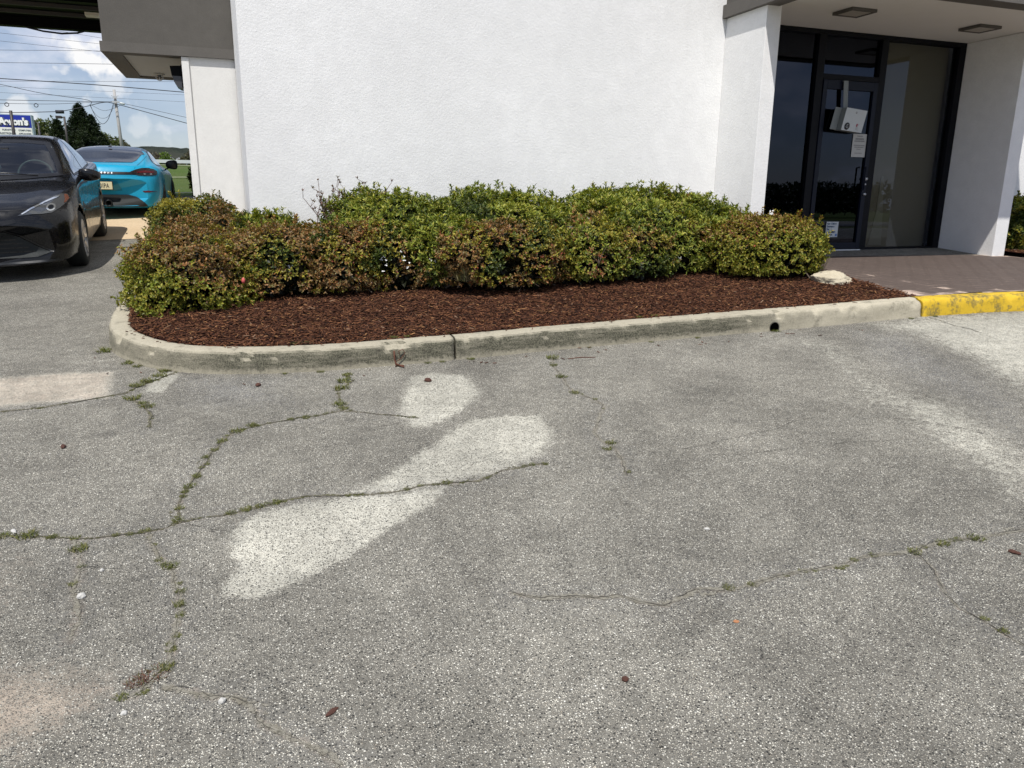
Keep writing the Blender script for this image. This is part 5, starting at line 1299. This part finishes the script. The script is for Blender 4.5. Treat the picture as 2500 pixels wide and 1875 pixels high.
# grille, lower intake, chrome-ish strip, fog trim
K1.decal('grille', [(-.36, .655), (-.2, .632), (0, .625), (.2, .632), (.36, .655), (.37, .615), (.2, .590), (0, .582), (-.2, .590), (-.37, .615)], 'y', -1, M['car_black'], .005)
lowg = K1.decal('lower_grille', [(-.50, .25), (.50, .25), (.62, .29), (.50, .36), (.36, .46), (.24, .525), (-.24, .525), (-.36, .46), (-.50, .36), (-.62, .29)], 'y', -1, M['rubber'], .012)
for zz in (.30, .345, .39, .43, .47): 
    hw = .50 - (zz - .28) * 1.15
    K1.decal('grille_bar', [(-hw, zz), (hw, zz), (hw, zz + .012), (-hw, zz + .012)], 'y', -1, plain('grille_bar_m', (.02, .02, .022), .3) if 'grille_bar_m' not in bpy.data.materials else bpy.data.materials['grille_bar_m'], .016, parent=lowg, grid=.06)
for sd in (1, -1):
    K1.decal('bumper_gap', [(sd * x, z) for x, z in [(.24, .53), (.37, .465), (.51, .365), (.64, .285), (.65, .295), (.52, .378), (.38, .478), (.25, .542)]], 'y', -1, M['car_black'], .007, grid=.05)
K1.decal('front_lip', [(-.70, .195), (0, .192), (.70, .195), (.66, .215), (0, .212), (-.66, .215)], 'y', -1, M['grille_lip'], .012, grid=.05)
K1.decal('hood_gap', [(-.76, .70), (-.70, .735), (-.45, .742), (0, .742), (.45, .742), (.70, .735), (.76, .70), (.76, .694), (.70, .728), (.45, .735), (0, .735), (-.45, .735), (-.70, .728), (-.76, .694)], 'y', -1, M['car_black'], .002, grid=.05)
# wipers and cowl
m = MB().tube([(.45, 1.43, 1.012), (.1, 1.50, 1.045), (-.35, 1.50, 1.04)], .007, 5).tube([(-.05, 1.44, 1.015), (-.4, 1.50, 1.038), (-.62, 1.52, 1.03)], .007, 5); K1.local(m, 'wiper', M['car_black'])
# mirror
for sd in (1, -1):
    bm = bmesh.new(); bmesh.ops.create_uvsphere(bm, u_segments=20, v_segments=12, radius=1)
    for v in bm.verts:
        d = v.co; e = Vector([math.copysign(abs(c) ** .62, c) for c in d]); tp_ = 1 - .28 * max(0, e.x * sd)
        v.co = Vector((sd * .945 + e.x * .125, 1.90 + e.y * .060 + .03 * abs(e.x), .985 + e.z * .076 * tp_ - .012 * e.x * sd))
    for f in bm.faces: f.smooth = True
    me = bpy.data.meshes.new('wing_mirror'); bm.to_mesh(me); bm.free(); o = link('wing_mirror', me, M['paint_black']); o.parent = K1.e
    m = MB().tube([(sd * .80, 1.93, .955), (sd * .90, 1.92, .975), (sd * .97, 1.91, .99)], [.03, .024, .02], 8); K1.local(m, 'mirror_arm', M['car_black'], o)
    m = MB().lathe([(.0001, 0), (.1, 0)], (sd * .945, 1.985, .985), 'y', 20)
    for v in m.bm.verts: v.co.z = .985 + (v.co.z - .985) * .55
    K1.local(m, 'mirror_glass', M['rear_window'], o)
for yy in (.96, 3.66):
    K1.wheelcut(yy, .335, .372)
    for sd in (1, -1):
        arch(K1, yy, .335, .372, .86, sd, .01, M['paint_black']); K1.wheel(sd * .875, yy, .322, .205, .215, 5, 'rim', True)
# interior
m = MB().box(-.72, .72, 1.35, 4.0, .35, .37).box(-.74, .74, 1.38, 1.80, .80, .965, .03).box(-.70, .70, 3.55, 3.75, .5, 1.05, .04).box(-.80, -.76, 1.4, 3.9, .37, .96).box(.76, .80, 1.4, 3.9, .37, .96)
K1.local(m, 'dashboard', M['seatm'])
for sx in (-.36, .36):
    m = MB().box(sx - .24, sx + .24, 2.45, 2.62, .55, 1.12, .06).box(sx - .12, sx + .12, 2.50, 2.60, 1.14, 1.30, .04); K1.local(m, 'seat', M['seatm'])
m = MB(); m.lathe([(.185 + .014 * math.cos(a), .014 * math.sin(a)) for a in [2 * math.pi * k / 8 for k in range(8)]], (0, 0, 0), 'y', 36, True)
for v in m.bm.verts: v.co = Matrix.Translation((.36, 1.92, .99)) @ Matrix.Rotation(R(-22), 4, 'X') @ v.co
K1.local(m, 'steering_wheel', plain('wheel_leather', (.30, .34, .30), .35))
m = MB().tube([(.68, 1.62, 1.02), (.62, 1.86, 1.17), (.55, 2.12, 1.31)], .012, 5); K1.local(m, 'pillar_trim', plain('pale_trim', (.55, .60, .55), .5))
m = MB().lathe([(.001, -.05), (.028, -.03), (.034, 0), (.022, .03), (.012, .05)], (-.02, 1.95, 1.08), 'z', 12); K1.local(m, 'hanging_ornament', M['white_plastic'])
m = MB().box(-.11, .11, 2.02, 2.05, 1.255, 1.315, .01); K1.local(m, 'rear_view_mirror', M['car_black'])
K1.local(MB().box(-.52, .52, 2.3, 3.6, 1.372, 1.376), 'headliner', M['grey_plastic'])
K1.finish()

# --- sports car seen from behind: y = 0 is the rear bumper, the nose points away
S2 = [
 sec(.00, .25, .62, .72, .70, .62, .60, .69, .40, .715, .72),
 sec(.03, .235, .72, .79, .78, .68, .68, .765, .45, .80, .81),
 sec(.08, .24, .76, .82, .83, .74, .72, .83, .50, .885, .90),
 sec(.16, .22, .80, .865, .865, .78, .75, .87, .52, .925, .945),
 sec(.32, .20, .83, .895, .890, .80, .78, .915, .56, .95, .962),
 sec(.60, .18, .85, .905, .900, .82, .79, .945, .60, 1.005, 1.015),
 sec(.95, .17, .86, .905, .900, .83, .78, .955, .60, 1.085, 1.11),
 sec(1.30, .16, .86, .885, .885, .83, .76, .945, .57, 1.175, 1.205),
 sec(1.70, .15, .86, .862, .865, .82, .75, .925, .54, 1.225, 1.268),
 sec(2.10, .15, .86, .855, .860, .81, .745, .915, .53, 1.235, 1.292),
 sec(2.45, .15, .86, .860, .860, .80, .75, .905, .53, 1.20, 1.262),
 sec(2.80, .15, .86, .865, .865, .79, .76, .895, .56, 1.07, 1.12),
 sec(3.10, .15, .86, .875, .870, .77, .78, .875, .60, .93, .955),
 sec(3.45, .15, .86, .88, .875, .73, .79, .835, .50, .83, .84),
 sec(3.85, .16, .84, .865, .855, .66, .76, .755, .46, .74, .745),
 sec(4.20, .18, .76, .80, .78, .56, .66, .62, .40, .62, .625),
 sec(4.38, .24, .58, .62, .60, .44, .50, .48, .30, .49, .495)]
bm2 = body_mesh(S2, .26, .32, 4.38)
px_, py_ = -2.13, 15.18
K2 = Car('parked_sports_car', 'turquoise sports coupe seen from behind, parked beyond the black sedan', bm2, (px_, py_, G(px_, py_)), 0, M['paint_blue'], R(1.8), 0)
# roof and glasshouse
RG = [(-.50, 1.235), (-.30, 1.265), (0, 1.272), (.30, 1.265), (.50, 1.235), (.60, 1.135), (.555, 1.125), (.50, 1.02), (.44, .985), (0, .978), (-.44, .985), (-.50, 1.02), (-.555, 1.125), (-.60, 1.135)]
K2.decal('rear_window', RG, 'y', -1, M['rear_window'], .005)
m = MB().box(-.03, .03, 1.42, 1.47, 1.255, 1.275, .006); K2.local(m, 'third_brake_light', M['tail_dark'])
for sd in (1, -1):
    GL = [(1.02, .985), (1.15, 1.06), (1.40, 1.15), (1.75, 1.205), (2.10, 1.215), (2.45, 1.18), (2.78, 1.05), (3.02, .93), (2.4, .925), (1.7, .94)]
    K2.decal('window_surround', GL, 'x', sd, M['car_black'], .003)
    K2.decal('side_window', [(1.42, .965), (1.48, 1.135), (1.78, 1.185), (2.10, 1.195), (2.42, 1.16), (2.72, 1.05), (2.92, .95), (2.4, .94)], 'x', sd, M['side_window'], .006)
    K2.decal('side_window', [(1.10, .985), (1.20, 1.055), (1.38, 1.11), (1.36, .97)], 'x', sd, M['side_window'], .006)
    K2.decal('air_intake', [(1.32, .56), (1.30, .74), (1.50, .78), (1.62, .62), (1.52, .52)], 'x', sd, M['car_black'], .003)
    K2.decal('door_gap', [(1.62, .93), (1.632, .93), (1.60, .5), (1.70, .22), (1.69, .22), (1.588, .5)], 'x', sd, M['car_black'], .0015, grid=.06)
    K2.decal('door_gap', [(2.86, .89), (2.872, .89), (2.90, .5), (2.86, .24), (2.85, .24), (2.888, .5)], 'x', sd, M['car_black'], .0015, grid=.06)
    TL = [(.44, .83), (.52, .868), (.62, .895), (.72, .895), (.80, .875), (.845, .845), (.85, .80), (.83, .775), (.72, .765), (.58, .768), (.50, .785)]
    tl_ = K2.decal('tail_light', [(sd * x, z) for x, z in TL], 'y', -1, M['tail_dark'], .006)
    K2.decal('light_bar', [(sd * x, z) for x, z in [(.54, .832), (.66, .852), (.80, .838), (.81, .812), (.66, .815), (.55, .812)]], 'y', -1, M['tail'], .010, parent=tl_)
    for cx_ in (.66, .755):
        K2.decal('led', [(sd * (cx_ + .018 * math.cos(a)), .793 + .011 * math.sin(a)) for a in [k * math.pi / 5 for k in range(10)]], 'y', -1, M['lens_bright'], .011, parent=tl_)
    K2.decal('reflector', [(sd * x, z) for x, z in [(.60, .505), (.70, .512), (.835, .488), (.70, .482), (.63, .482)]], 'y', -1, M['tail'], .006)
K2.decal('badge_strip', [(-.50, .825), (.50, .825), (.52, .795), (.52, .782), (-.52, .782), (-.52, .795)], 'y', -1, M['car_black'], .007)
lt = text_mesh('badge_letters', 'PORSCHE', .040, M['chrome'], .002, None, (0, 0, 0), ax='CENTER', bold=.0012, spacing=2.35)
for v in lt.data.vertices:
    hit = K2.bvh.ray_cast(Vector((v.co.x, -5, .793 + v.co.z)), Vector((0, 1, 0)))[0]
    v.co = Vector((v.co.x, (hit.y if hit else 0) - .010 + v.co.y, .793 + v.co.z))
lt.parent = K2.e
# number plate; its recess is a flat decal with the shade painted in
K2.decal('plate_recess', [(-.245, .60), (-.225, .665), (.225, .665), (.245, .60), (.285, .505), (-.285, .505)], 'y', -1, M['paint_blue_shade'], .004)
pl = K2.local(MB().box(-.162, .162, -.022, -.006, .522, .668, .004), 'plate_frame', M['car_black'])
K2.local(MB().box(-.150, .150, -.0265, -.0225, .532, .660, .002), 'number_plate', M['plate'], pl)
o = text_mesh('plate_text', 'DIPA', .108, M['ink'], .001, None, (.020, -.0275, .557), ax='CENTER', bold=.0016, sx=.62, spacing=1.12); o.parent = pl
# diffuser, exhaust, decklid gap
K2.decal('diffuser', [(-.66, .245), (.66, .245), (.60, .33), (.50, .405), (.38, .438), (-.38, .438), (-.50, .405), (-.60, .33)], 'y', -1, M['rubber'], .016)
m = MB(); 
for xx in (-.06, .06): m.lathe([(.045, -.03), (.052, -.03), (.052, .12), (.045, .12)], (xx, -.0, .30), 'y', 24, True)
K2.local(m, 'exhaust_tip', M['rim_dark'])
for sd in (1, -1): K2.decal('decklid_gap', [(sd * x, z) for x, z in [(.475, .84), (.483, .84), (.60, 1.02), (.64, 1.10), (.632, 1.10), (.592, 1.02)]], 'y', -1, M['car_black'], .0015, grid=.05)
K2.decal('bumper_gap', [(-.80, .755), (-.5, .762), (0, .764), (.5, .762), (.80, .755), (.80, .750), (.5, .757), (0, .759), (-.5, .757), (-.80, .750)], 'y', -1, M['paint_blue_shade'], .0015, grid=.05)
for sd in (1, -1):
    bm = bmesh.new(); bmesh.ops.create_uvsphere(bm, u_segments=18, v_segments=12, radius=1)
    for v in bm.verts:
        e = Vector([math.copysign(abs(c) ** .7, c) for c in v.co]); v.co = Vector((sd * .955 + e.x * .115, 2.62 + e.y * .05, .955 + e.z * .090 * (1 + .2 * e.x * sd)))
    for f in bm.faces: f.smooth = True
    me = bpy.data.meshes.new('wing_mirror'); bm.to_mesh(me); bm.free(); o = link('wing_mirror', me, M['car_black']); o.parent = K2.e
    K2.local(MB().tube([(sd * .80, 2.68, .845), (sd * .85, 2.66, .87), (sd * .90, 2.63, .91)], .014, 6).tube([(sd * .80, 2.58, .845), (sd * .87, 2.60, .875), (sd * .93, 2.62, .91)], .012, 6), 'mirror_arm', M['car_black'], o)
for yy, r_ in ((.93, .345), (3.40, .335)):
    K2.wheelcut(yy, r_, r_ + .032)
    for sd in (1, -1):
        arch(K2, yy, r_, r_ + .032, .88, sd, .01, M['paint_blue']); K2.wheel(sd * .895, yy, r_ - .01, .265 if yy < 2 else .235, .245, 5, 'rim_dark', True)
K2.finish()

# ------------------------------------------------------------------ background
WIRES = [([(-14, 7.8), (-11.01, 7.9), (-5.76, 8.19), (-2, 8.35), (6, 8.8)], 45, 0.012), ([(-14, 7.2), (-11.09, 7.34), (-5.25, 7.61), (-2.24, 7.69), (6, 8)], 45, 0.014), ([(-14, 6.2), (-9.94, 6.12), (-9.07, 6.1), (-5.47, 6.04), (-1.81, 5.91), (-0.57, 5.87), (6, 5.7)], 40, 0.026), ([(-14, 6.3), (-11.21, 6.49), (-2.48, 6.94), (-0.59, 7.03), (6, 7.4)], 45, 0.01), ([(-14, 8.9), (-10.89, 8.75), (-9.94, 8.71), (-5.7, 8.52), (-3.82, 8.46), (6, 8.4)], 45, 0.01), ([(-14, 8.6), (-10.94, 8.43), (-5.76, 8.19), (-3.31, 8.07), (6, 7.7)], 45.2, 0.01), ([(-14, 9.7), (-8.42, 9.07), (-7.12, 8.95), (-5.67, 8.8), (-3.8, 8.65), (6, 8)], 45, 0.01), ([(-14, 7.1), (-11.2, 6.52), (-10.24, 6.4), (-8.44, 6.07), (-6.55, 5.86), (-6.45, 5.61), (-6.37, 5.33), (-6.18, 4.89), (-5.98, 4.75), (-5.74, 4.96), (-5.53, 5.42), (-5.40, 5.77)], 45, 0.018), ([(-14, 5.6), (-11.32, 5.68), (-10.34, 5.69), (-5.29, 5.83)], 45, 0.018), ([(-14, 5.4), (-11.35, 5.47), (-10.36, 5.53), (-8.34, 5.59), (-6.78, 5.72), (-5.29, 5.85)], 45, 0.014), ([(-14, 5.0), (-11.3, 5.03), (-10.32, 5.1), (-9.68, 5.11), (-7.9, 5.23), (-7.64, 5.27), (-6.74, 5.49), (-5.82, 5.75), (-5.29, 5.71), (-3.81, 5.35), (-2.01, 4.9), (-0.78, 4.62), (6, 3.6)], 44.7, 0.024), ([(-5.2, 5.8), (-4.9, 5.76), (-3.56, 5.51), (-2.01, 5.21), (-0.76, 4.98), (6, 4.2)], 45, 0.013), ([(-6.49, 5.66), (-6.37, 5.36), (-6.16, 5.08), (-5.95, 5.02), (-5.73, 5.1), (-5.5, 5.42), (-5.38, 5.71)], 45, 0.011), ([(-6.37, 5.61), (-5.96, 5.4), (-5.64, 5.42), (-5.19, 5.61), (-5.01, 5.74)], 44.9, 0.011), ([(-14, 6.4), (-10.99, 6.41), (-2.1, 6.43), (6, 6.5)], 46, 0.008), ([(-14, 6.2), (-11.02, 6.13), (-2.1, 6.08), (6, 6)], 46, 0.008)]
WL_ = ['high thin cable, third from the top', 'thin cable crossing in front of the cloud', 'thickest black cable sloping down across the sky', 'thin straight cable just above the thickest one', 'second highest thin cable sloping down to the right', 'thin cable sloping to meet a level one at the overhang', 'highest short cable by the canopy edge', 'dark cable that drops into a hanging loop near the pole', 'upper of two level cables ending at the pole top', 'lower of two level cables ending at the pole top', 'thick bundled cable carrying a black splice box', 'thin service cable running right from the white insulator', 'slack cable loop hanging left of the pole', 'short slack jumper cable around the pole', 'very faint upper cable behind the pole', 'very faint lower cable behind the pole']
for (pts, v_, r_), lb in zip(WIRES, WL_):
    p3 = catmull([(x, v_, z) for x, z in pts], 5); mb = MB(); mb.tube(p3, r_ * .72, 5, caps=False); tag(mb.build('power_cable', M['cable'], recalc=False), lb, 'cable')
UP = empty('utility_pole', (-5.25, 45, G(-5, 45)), 'tall pale grey utility pole behind the turquoise car', 'utility pole')
MB().tube([(-5.22, 45.05, G(-5, 45)), (-5.27, 45.05, 4.5), (-5.32, 45.05, 6.42)], [.085, .075, .065], 12).build('pole', M['wood_pole'], UP)
MB().box(-5.40, -5.20, 44.88, 44.94, 6.02, 6.10).box(-5.45, -5.12, 44.88, 44.94, 5.79, 5.86).build('crossarm', M['galv'], UP)
for x_, z_ in ((-5.44, 6.10), (-5.16, 6.10)): MB().lathe([(.02, 0), (.025, .02), (.02, .04), (.0001, .06)], (x_, 44.91, z_), 'z', 10).build('insulator', M['galv'], UP)
MB().tube([(-5.10, 44.9, 5.78), (-4.88, 44.9, 5.73)], .05, 8).build('white_splice', M['white_plastic'], UP)
SB = MB().tube([(-7.96, 44.6, 5.21), (-7.6, 44.6, 5.22)], .085, 10); tag(SB.build('splice_box', M['cable']), 'black cylindrical splice box hanging on the bundled cable', 'splice box')
for x_, z_, lb in ((-10.06, 5.48, 'left of two small rings hanging on the cable above the shop sign'), (-8.82, 5.50, 'right of two small rings hanging on the cable above the shop sign')):
    m = MB(); m.lathe([(.085 + .016 * math.cos(a), .016 * math.sin(a)) for a in [2 * math.pi * k / 6 for k in range(6)]], (x_, 44.9, z_), 'y', 20, True); tag(m.build('cable_ring', M['cable']), lb, 'ring')
# shop sign on two posts
SN = empty('shop_sign', (-9, 40, G(-9, 40)), 'blue and white lit shop sign board standing behind the black car', 'sign')
MB().box(-10.55, -8.10, 40.0, 40.42, 3.76, 4.66).build('cabinet', plain('sign_cabinet', (.33, .42, .45), .5), SN)
MB().box(-10.52, -8.14, 39.985, 39.999, 4.12, 4.63).build('blue_panel', plain('sign_blue', (.012, .03, .32), .35, var=.04), SN)
MB().box(-10.52, -8.14, 39.985, 39.999, 3.79, 4.115).build('white_panel', plain('sign_white', (.80, .80, .74), .5, var=.03), SN)
sw = plain('sign_letter_white', (.88, .88, .85), .5, var=.02); sd_ = plain('sign_letter_grey', (.10, .12, .16), .5)
text_mesh('lettering_shadow', "Aaron's", .395, sd_, .004, SN, (-8.22, 39.972, 4.215), ax='RIGHT', bold=.034, spacing=.93, sx=.95)
text_mesh('lettering', "Aaron's", .395, sw, .006, SN, (-8.25, 39.955, 4.232), ax='RIGHT', bold=.020, spacing=.95, sx=.95)
for s_, x_, z_ in (('FURNITURE', -9.12, 3.985), ('ELECTRONICS', -9.02, 3.845)): text_mesh('small_lettering', s_, .095, sd_, .003, SN, (-8.75 - .02, 39.975, z_), ax='RIGHT', bold=.001)
for s_, z_ in (('COMPUTERS', 3.985), ('APPLIANCES', 3.845)): text_mesh('small_lettering', s_, .085, sd_, .003, SN, (-8.66, 39.975, z_), bold=.001)
for x_ in (-10.1, -8.6): MB().box(x_ - .08, x_ + .08, 40.1, 40.26, G(-9, 40) - .1, 3.759).build('post', M['galv'], SN)
# lamp posts
def lamp_post(x, y, ztop, arm, lab, r=.055, head=.22):
    o = empty('lamp_post', (x, y, G(x, y)), lab, 'lamp post'); bz = M['dark_bronze'] if 'dark_bronze' in M else plain('dark_bronze', (.028, .022, .018), .5); M['dark_bronze'] = bz
    MB().tube([(x, y, G(x, y)), (x, y, ztop)], r, 8).build('pole', bz, o)
    if arm:
        MB().box(min(x, x + arm), max(x, x + arm), y - .03, y + .03, ztop - .06, ztop - .01).build('arm', bz, o)
        s_ = math.copysign(1, arm); MB().box(min(x + arm, x + arm + s_ * head * 2), max(x + arm, x + arm + s_ * head * 2), y - .14, y + .14, ztop - .085, ztop + .02, .01).build('lamp_head', bz, o)
lamp_post(-7.17, 42, 4.80, -.10, 'thin brown lamp post with its head pointing left in front of the cedar', .045, .12)
lamp_post(-8.41, 38, 4.65, 0, 'dark bare post standing in front of the blue shop sign', .06)
lamp_post(-8.66, 44, 4.64, -.08, 'dark lamp post just right of the shop sign', .05, .18)
# guardrail on the road embankment, road behind
road = MB(); 
us = axis([(-120, 60, 4)]); P, F = sheet(us, np.array([61., 64., 68., 70.]), .03); tag(link('road', mesh_np('road', P, F, True), plain('far_road', (.14, .14, .14), .9)), kind='structure')
for v0, v1, nm in ((33.0, 33.35, 'path'), (55.2, 56.2, 'path')):
    P, F = sheet(axis([(-60, 30, 3)]), np.array([v0, (v0 + v1) / 2, v1]), .02); tag(link(nm, mesh_np(nm, P, F, True), plain('pale_path', (.38, .37, .27), .95)), kind='structure')
P, F = sheet(axis([(-60, 30, 3)]), np.array([19.95, 20.1, 20.3]), .08); tag(link('far_kerb', mesh_np('far_kerb', P, F, True), plain('far_kerb_m', (.40, .37, .30), .95)), kind='structure')
GR = empty('guardrail', (-4, 60, G(-4, 60)), 'white guardrail along the far road beyond the grass', 'guardrail')
MB().box(-40, 20, 60.0, 60.06, 3.36, 3.58).build('rail', M['white_plastic'], GR)
for k in range(30): x_ = -40 + 2 * k + 1; MB().box(x_ - .05, x_ + .05, 60.07, 60.15, 3.1, 3.5).build('post', M['galv'], GR)

for v0, v1, nm in ((-13.2, -13.0, 'far_kerb'), (-24, -23.4, 'path'), (-34, -28, 'road')):  # unseen ground strips, added behind the viewer for the door glass to reflect
    P, F = sheet(axis([(-60, 70, 3)]), np.array([v0, (v0 + v1) / 2, v1]), .06); tag(link(nm, mesh_np(nm, P, F, True), bpy.data.materials['far_kerb_m'] if nm != 'road' else bpy.data.materials['far_road']), kind='structure')
def tree(name, lab, x, y, h, r, base_frac, colf, L, dens=1.0, cone=False, group=None, seed=0, gz=None):
    gz = G(x, y) if gz is None else gz
    o = empty(name, (x, y, gz), lab, 'tree', group)
    bark = M.setdefault('bark', plain('bark', (.09, .07, .055), .95, var=.3, scale=3))
    mb = MB(); mb.tube([(x, y, gz - .2), (x + .02 * h, y, gz + h * .4), (x, y, gz + h * (.93 if cone else .7))], [h * .035, h * .022, h * .006], 8)
    lobes = []
    if cone:
        n = 40
        for i in range(n):
            t_ = (i + .5) / n; a = i * 2.4 + seed; z = gz + h * (base_frac + (1 - base_frac) * t_ * .97); rr = r * (1 - t_) ** .75 * random.uniform(.55, .85)
            c = (x + math.cos(a) * rr, y + math.sin(a) * rr, z); q = r * .30 * (1 - t_ * .62); lobes.append((c, (q, q, q * 1.45)))
        lobes.append(((x, y, gz + h * .95), (r * .10, r * .10, h * .07)))
    else:
        for i in range(16):
            a = i * 2.4 + seed; q = random.random() ** .5; z = gz + h * (base_frac + (1 - base_frac) * random.uniform(.25, .85)); rr = r * q * .75 * math.sqrt(max(.1, 1 - ((z - gz) / h - .6) ** 2 * 3))
            s_ = r * random.uniform(.28, .46); c = (x + math.cos(a) * rr, y + math.sin(a) * rr, z); lobes.append((c, (s_, s_, s_ * .85)))
    for c, q in lobes[::2]:
        mb.tube([(x, y, max(gz + h * .15, c[2] - h * .18)), tuple((Vector(c) + Vector((x, y, c[2]))) / 2), c], [h * .010, h * .007, h * .003], 5, caps=False)
    mb.build('trunk', bark, o, recalc=False)
    VV, FF, CC = [], [], []; nb = 0
    for c, q in lobes:
        area = 12.6 * q[0] * q[2]; n = int(area / (L * L) * .55 * dens) + 4
        d = unit(rng.normal(size=(n, 3))); lum = 1 + .28 * noise_at(d, 1.9, seed + c[0]); P_ = np.array(c) + d * np.array(q) * (lum * rng.uniform(.55, 1.05, n))[:, None]
        N_ = d.copy(); N_[:, 2] += .5 if not cone else 1.3; N_ += rng.normal(0, .3, N_.shape)
        v, f, cc_ = leaves(P_, N_, 5, L, L * (.45 if not cone else .28), colf, (15, 75)); VV.append(v); FF.append(f + nb); CC.append(cc_); nb += len(v)
    link('crown', mesh_np('crown', np.vstack(VV), np.vstack(FF), False, np.vstack(CC)), M['leaf'], o)
    return o
CED = mixer([([(.010, .020, .009), (.016, .028, .012)], 3), ([(.030, .045, .018), (.022, .036, .014)], 2)], .9, 2)
SPR = mixer([([(.05, .075, .02), (.08, .10, .03)], 3), ([(.12, .13, .05), (.10, .14, .03)], 2)], .6, 4)
PALE = mixer([([(.14, .14, .08), (.10, .10, .06)], 3), ([(.16, .18, .06), (.12, .12, .07)], 2)], .6, 4)
BRI = mixer([([(.085, .14, .02), (.12, .18, .03)], 1)], .5, 1)
WOOD = mixer([([(.115, .095, .070), (.090, .078, .055)], 3), ([(.08, .085, .045), (.10, .10, .055)], 2)], .3, 1)
tree('cedar_tree', 'tall dark pointed cedar tree rising behind the turquoise car', -9.35, 60, 4.0, 1.75, .0, CED, .14, 3.2, True, seed=1, gz=2.9)
tree('cedar_tree', 'second dark cedar top joined to the right of the tall cedar', -8.75, 60.5, 3.4, 1.25, .0, CED, .14, 3.2, True, seed=5, gz=2.9)
tree('cedar_tree', 'lower dark cedar left of the tall cedar behind the lamp post', -10.9, 61, 3.1, 1.1, .0, CED, .14, 3.2, True, seed=3, gz=2.9)
tree('leafy_tree', 'olive green round tree behind the right end of the shop sign', -14.2, 75, 4.3, 2.1, .0, SPR, .22, 1.1, seed=2, gz=2.9)
tree('leafy_tree', 'pale budding tree between the shop sign and the low cedar', -12.6, 72, 3.2, 1.6, .0, PALE, .2, .8, seed=6, gz=2.9)
tree('leafy_tree', 'small light green tree between the cedar and the utility pole', -9.2, 70, 3.1, .9, .1, SPR, .2, .8, seed=8, gz=2.9)
tree('leafy_tree', 'small pale yellow green tree touching the utility pole', -8.4, 71, 3.0, .8, .1, PALE, .2, .6, seed=9, gz=2.9)
tree('leafy_tree', 'bright green round tree beyond the white guardrail', -8.4, 120, 3.7, 1.35, -.1, BRI, .3, 1.4, seed=4, gz=2.9)
for i in range(26):
    x_ = -34 + i * 1.9 + random.uniform(-.6, .6); tree('bare_tree', 'grey brown spring tree in the wood beyond the guardrail', x_, 128 + random.uniform(0, 14), random.uniform(4.2, 5.2), random.uniform(1.6, 2.3), -.05, WOOD, .34, .8, group='grey brown trees of the wood beyond the guardrail', seed=i, gz=2.7)
# wooded hills; distance haze is mixed into their grey-green colour
def hill_mat():
    t = NT('wooded_hill'); p = t.pos(); n = t.noise(p, .12, 8, .7)
    c = t.mix(t.ramp(n, [(.35, 0), (.65, 1)]), (.028, .036, .032), (.065, .075, .058)); t.base(t.mix(t.ramp(t.noise(p, .02, 4), [(.45, 0), (.6, .5)]), c, (.085, .085, .07)))
    t.bump(t.noise(p, .4, 6, .8), 1, 2); t.set(Roughness=1, Specular_IOR_Level=0); return t.m
V = []; nx, ny = 260, 22
for j in range(ny):
    for i in range(nx):
        x_ = -260 + 520 * i / (nx - 1); y_ = 260 + 180 * j / (ny - 1); t_ = j / (ny - 1)
        prof = math.sin(min(1, t_ * 1.15) * math.pi / 2) ** 1.3
        z_ = 2 + prof * (18.6 + 2.2 * noise.noise((x_ * .012, 0, 3)) + .9 * noise.noise((x_ * .05, y_ * .05, 1))) + prof * .55 * noise.noise((x_ * .5, y_ * .4, 0)) + .5 * prof * noise.noise((x_ * .23, y_, 5))
        V.append((x_, y_, z_))
F = [(j * nx + i, j * nx + i + 1, (j + 1) * nx + i + 1, (j + 1) * nx + i) for j in range(ny - 1) for i in range(nx - 1)]
tag(link('hills', mesh_np('hills', V, F, False), hill_mat()), kind='structure')
for x_, y_, z_, lb in ((-21.5, 330, 12.6, 'tiny white house far away on the wooded hill, the longer one'), (-18.6, 330, 12.5, 'tiny white house far away on the wooded hill, the right one')):
    o = empty('distant_house', (x_, y_, z_ - 1), lb, 'house'); MB().box(x_ - 1.0, x_ + 1.0, y_ - 6, y_ - 4, z_ - 3, z_ + .3).build('wall', sw, o); MB().prism([(x_ - 1.1, z_ + .3), (x_ + 1.1, z_ + .3), (x_, z_ + .8)], y_ - 6.1, y_ - 3.9, 'y').build('roof', M['galv'], o)
# tree belt behind the photographer: what the glass reflects
VV = rng.uniform(-1, 1, (16000, 3)) * np.array([80, 5, 1]); VV[:, 0] += 10; VV[:, 1] += -75; hh = 3.6 + 1.6 * noise_at(VV * np.array([1, 0, 0]), .16, 2); VV[:, 2] = rng.uniform(0, 1, len(VV)) * hh - .6
v, f, c = leaves(VV, rng.normal(size=VV.shape), 4, .45, .3, CED, (15, 85)); tag(link('distant_wood', mesh_np('distant_wood', v, f, False, c), M['leaf']), kind='stuff', label='belt of trees across the road behind the viewer', cat='wood')
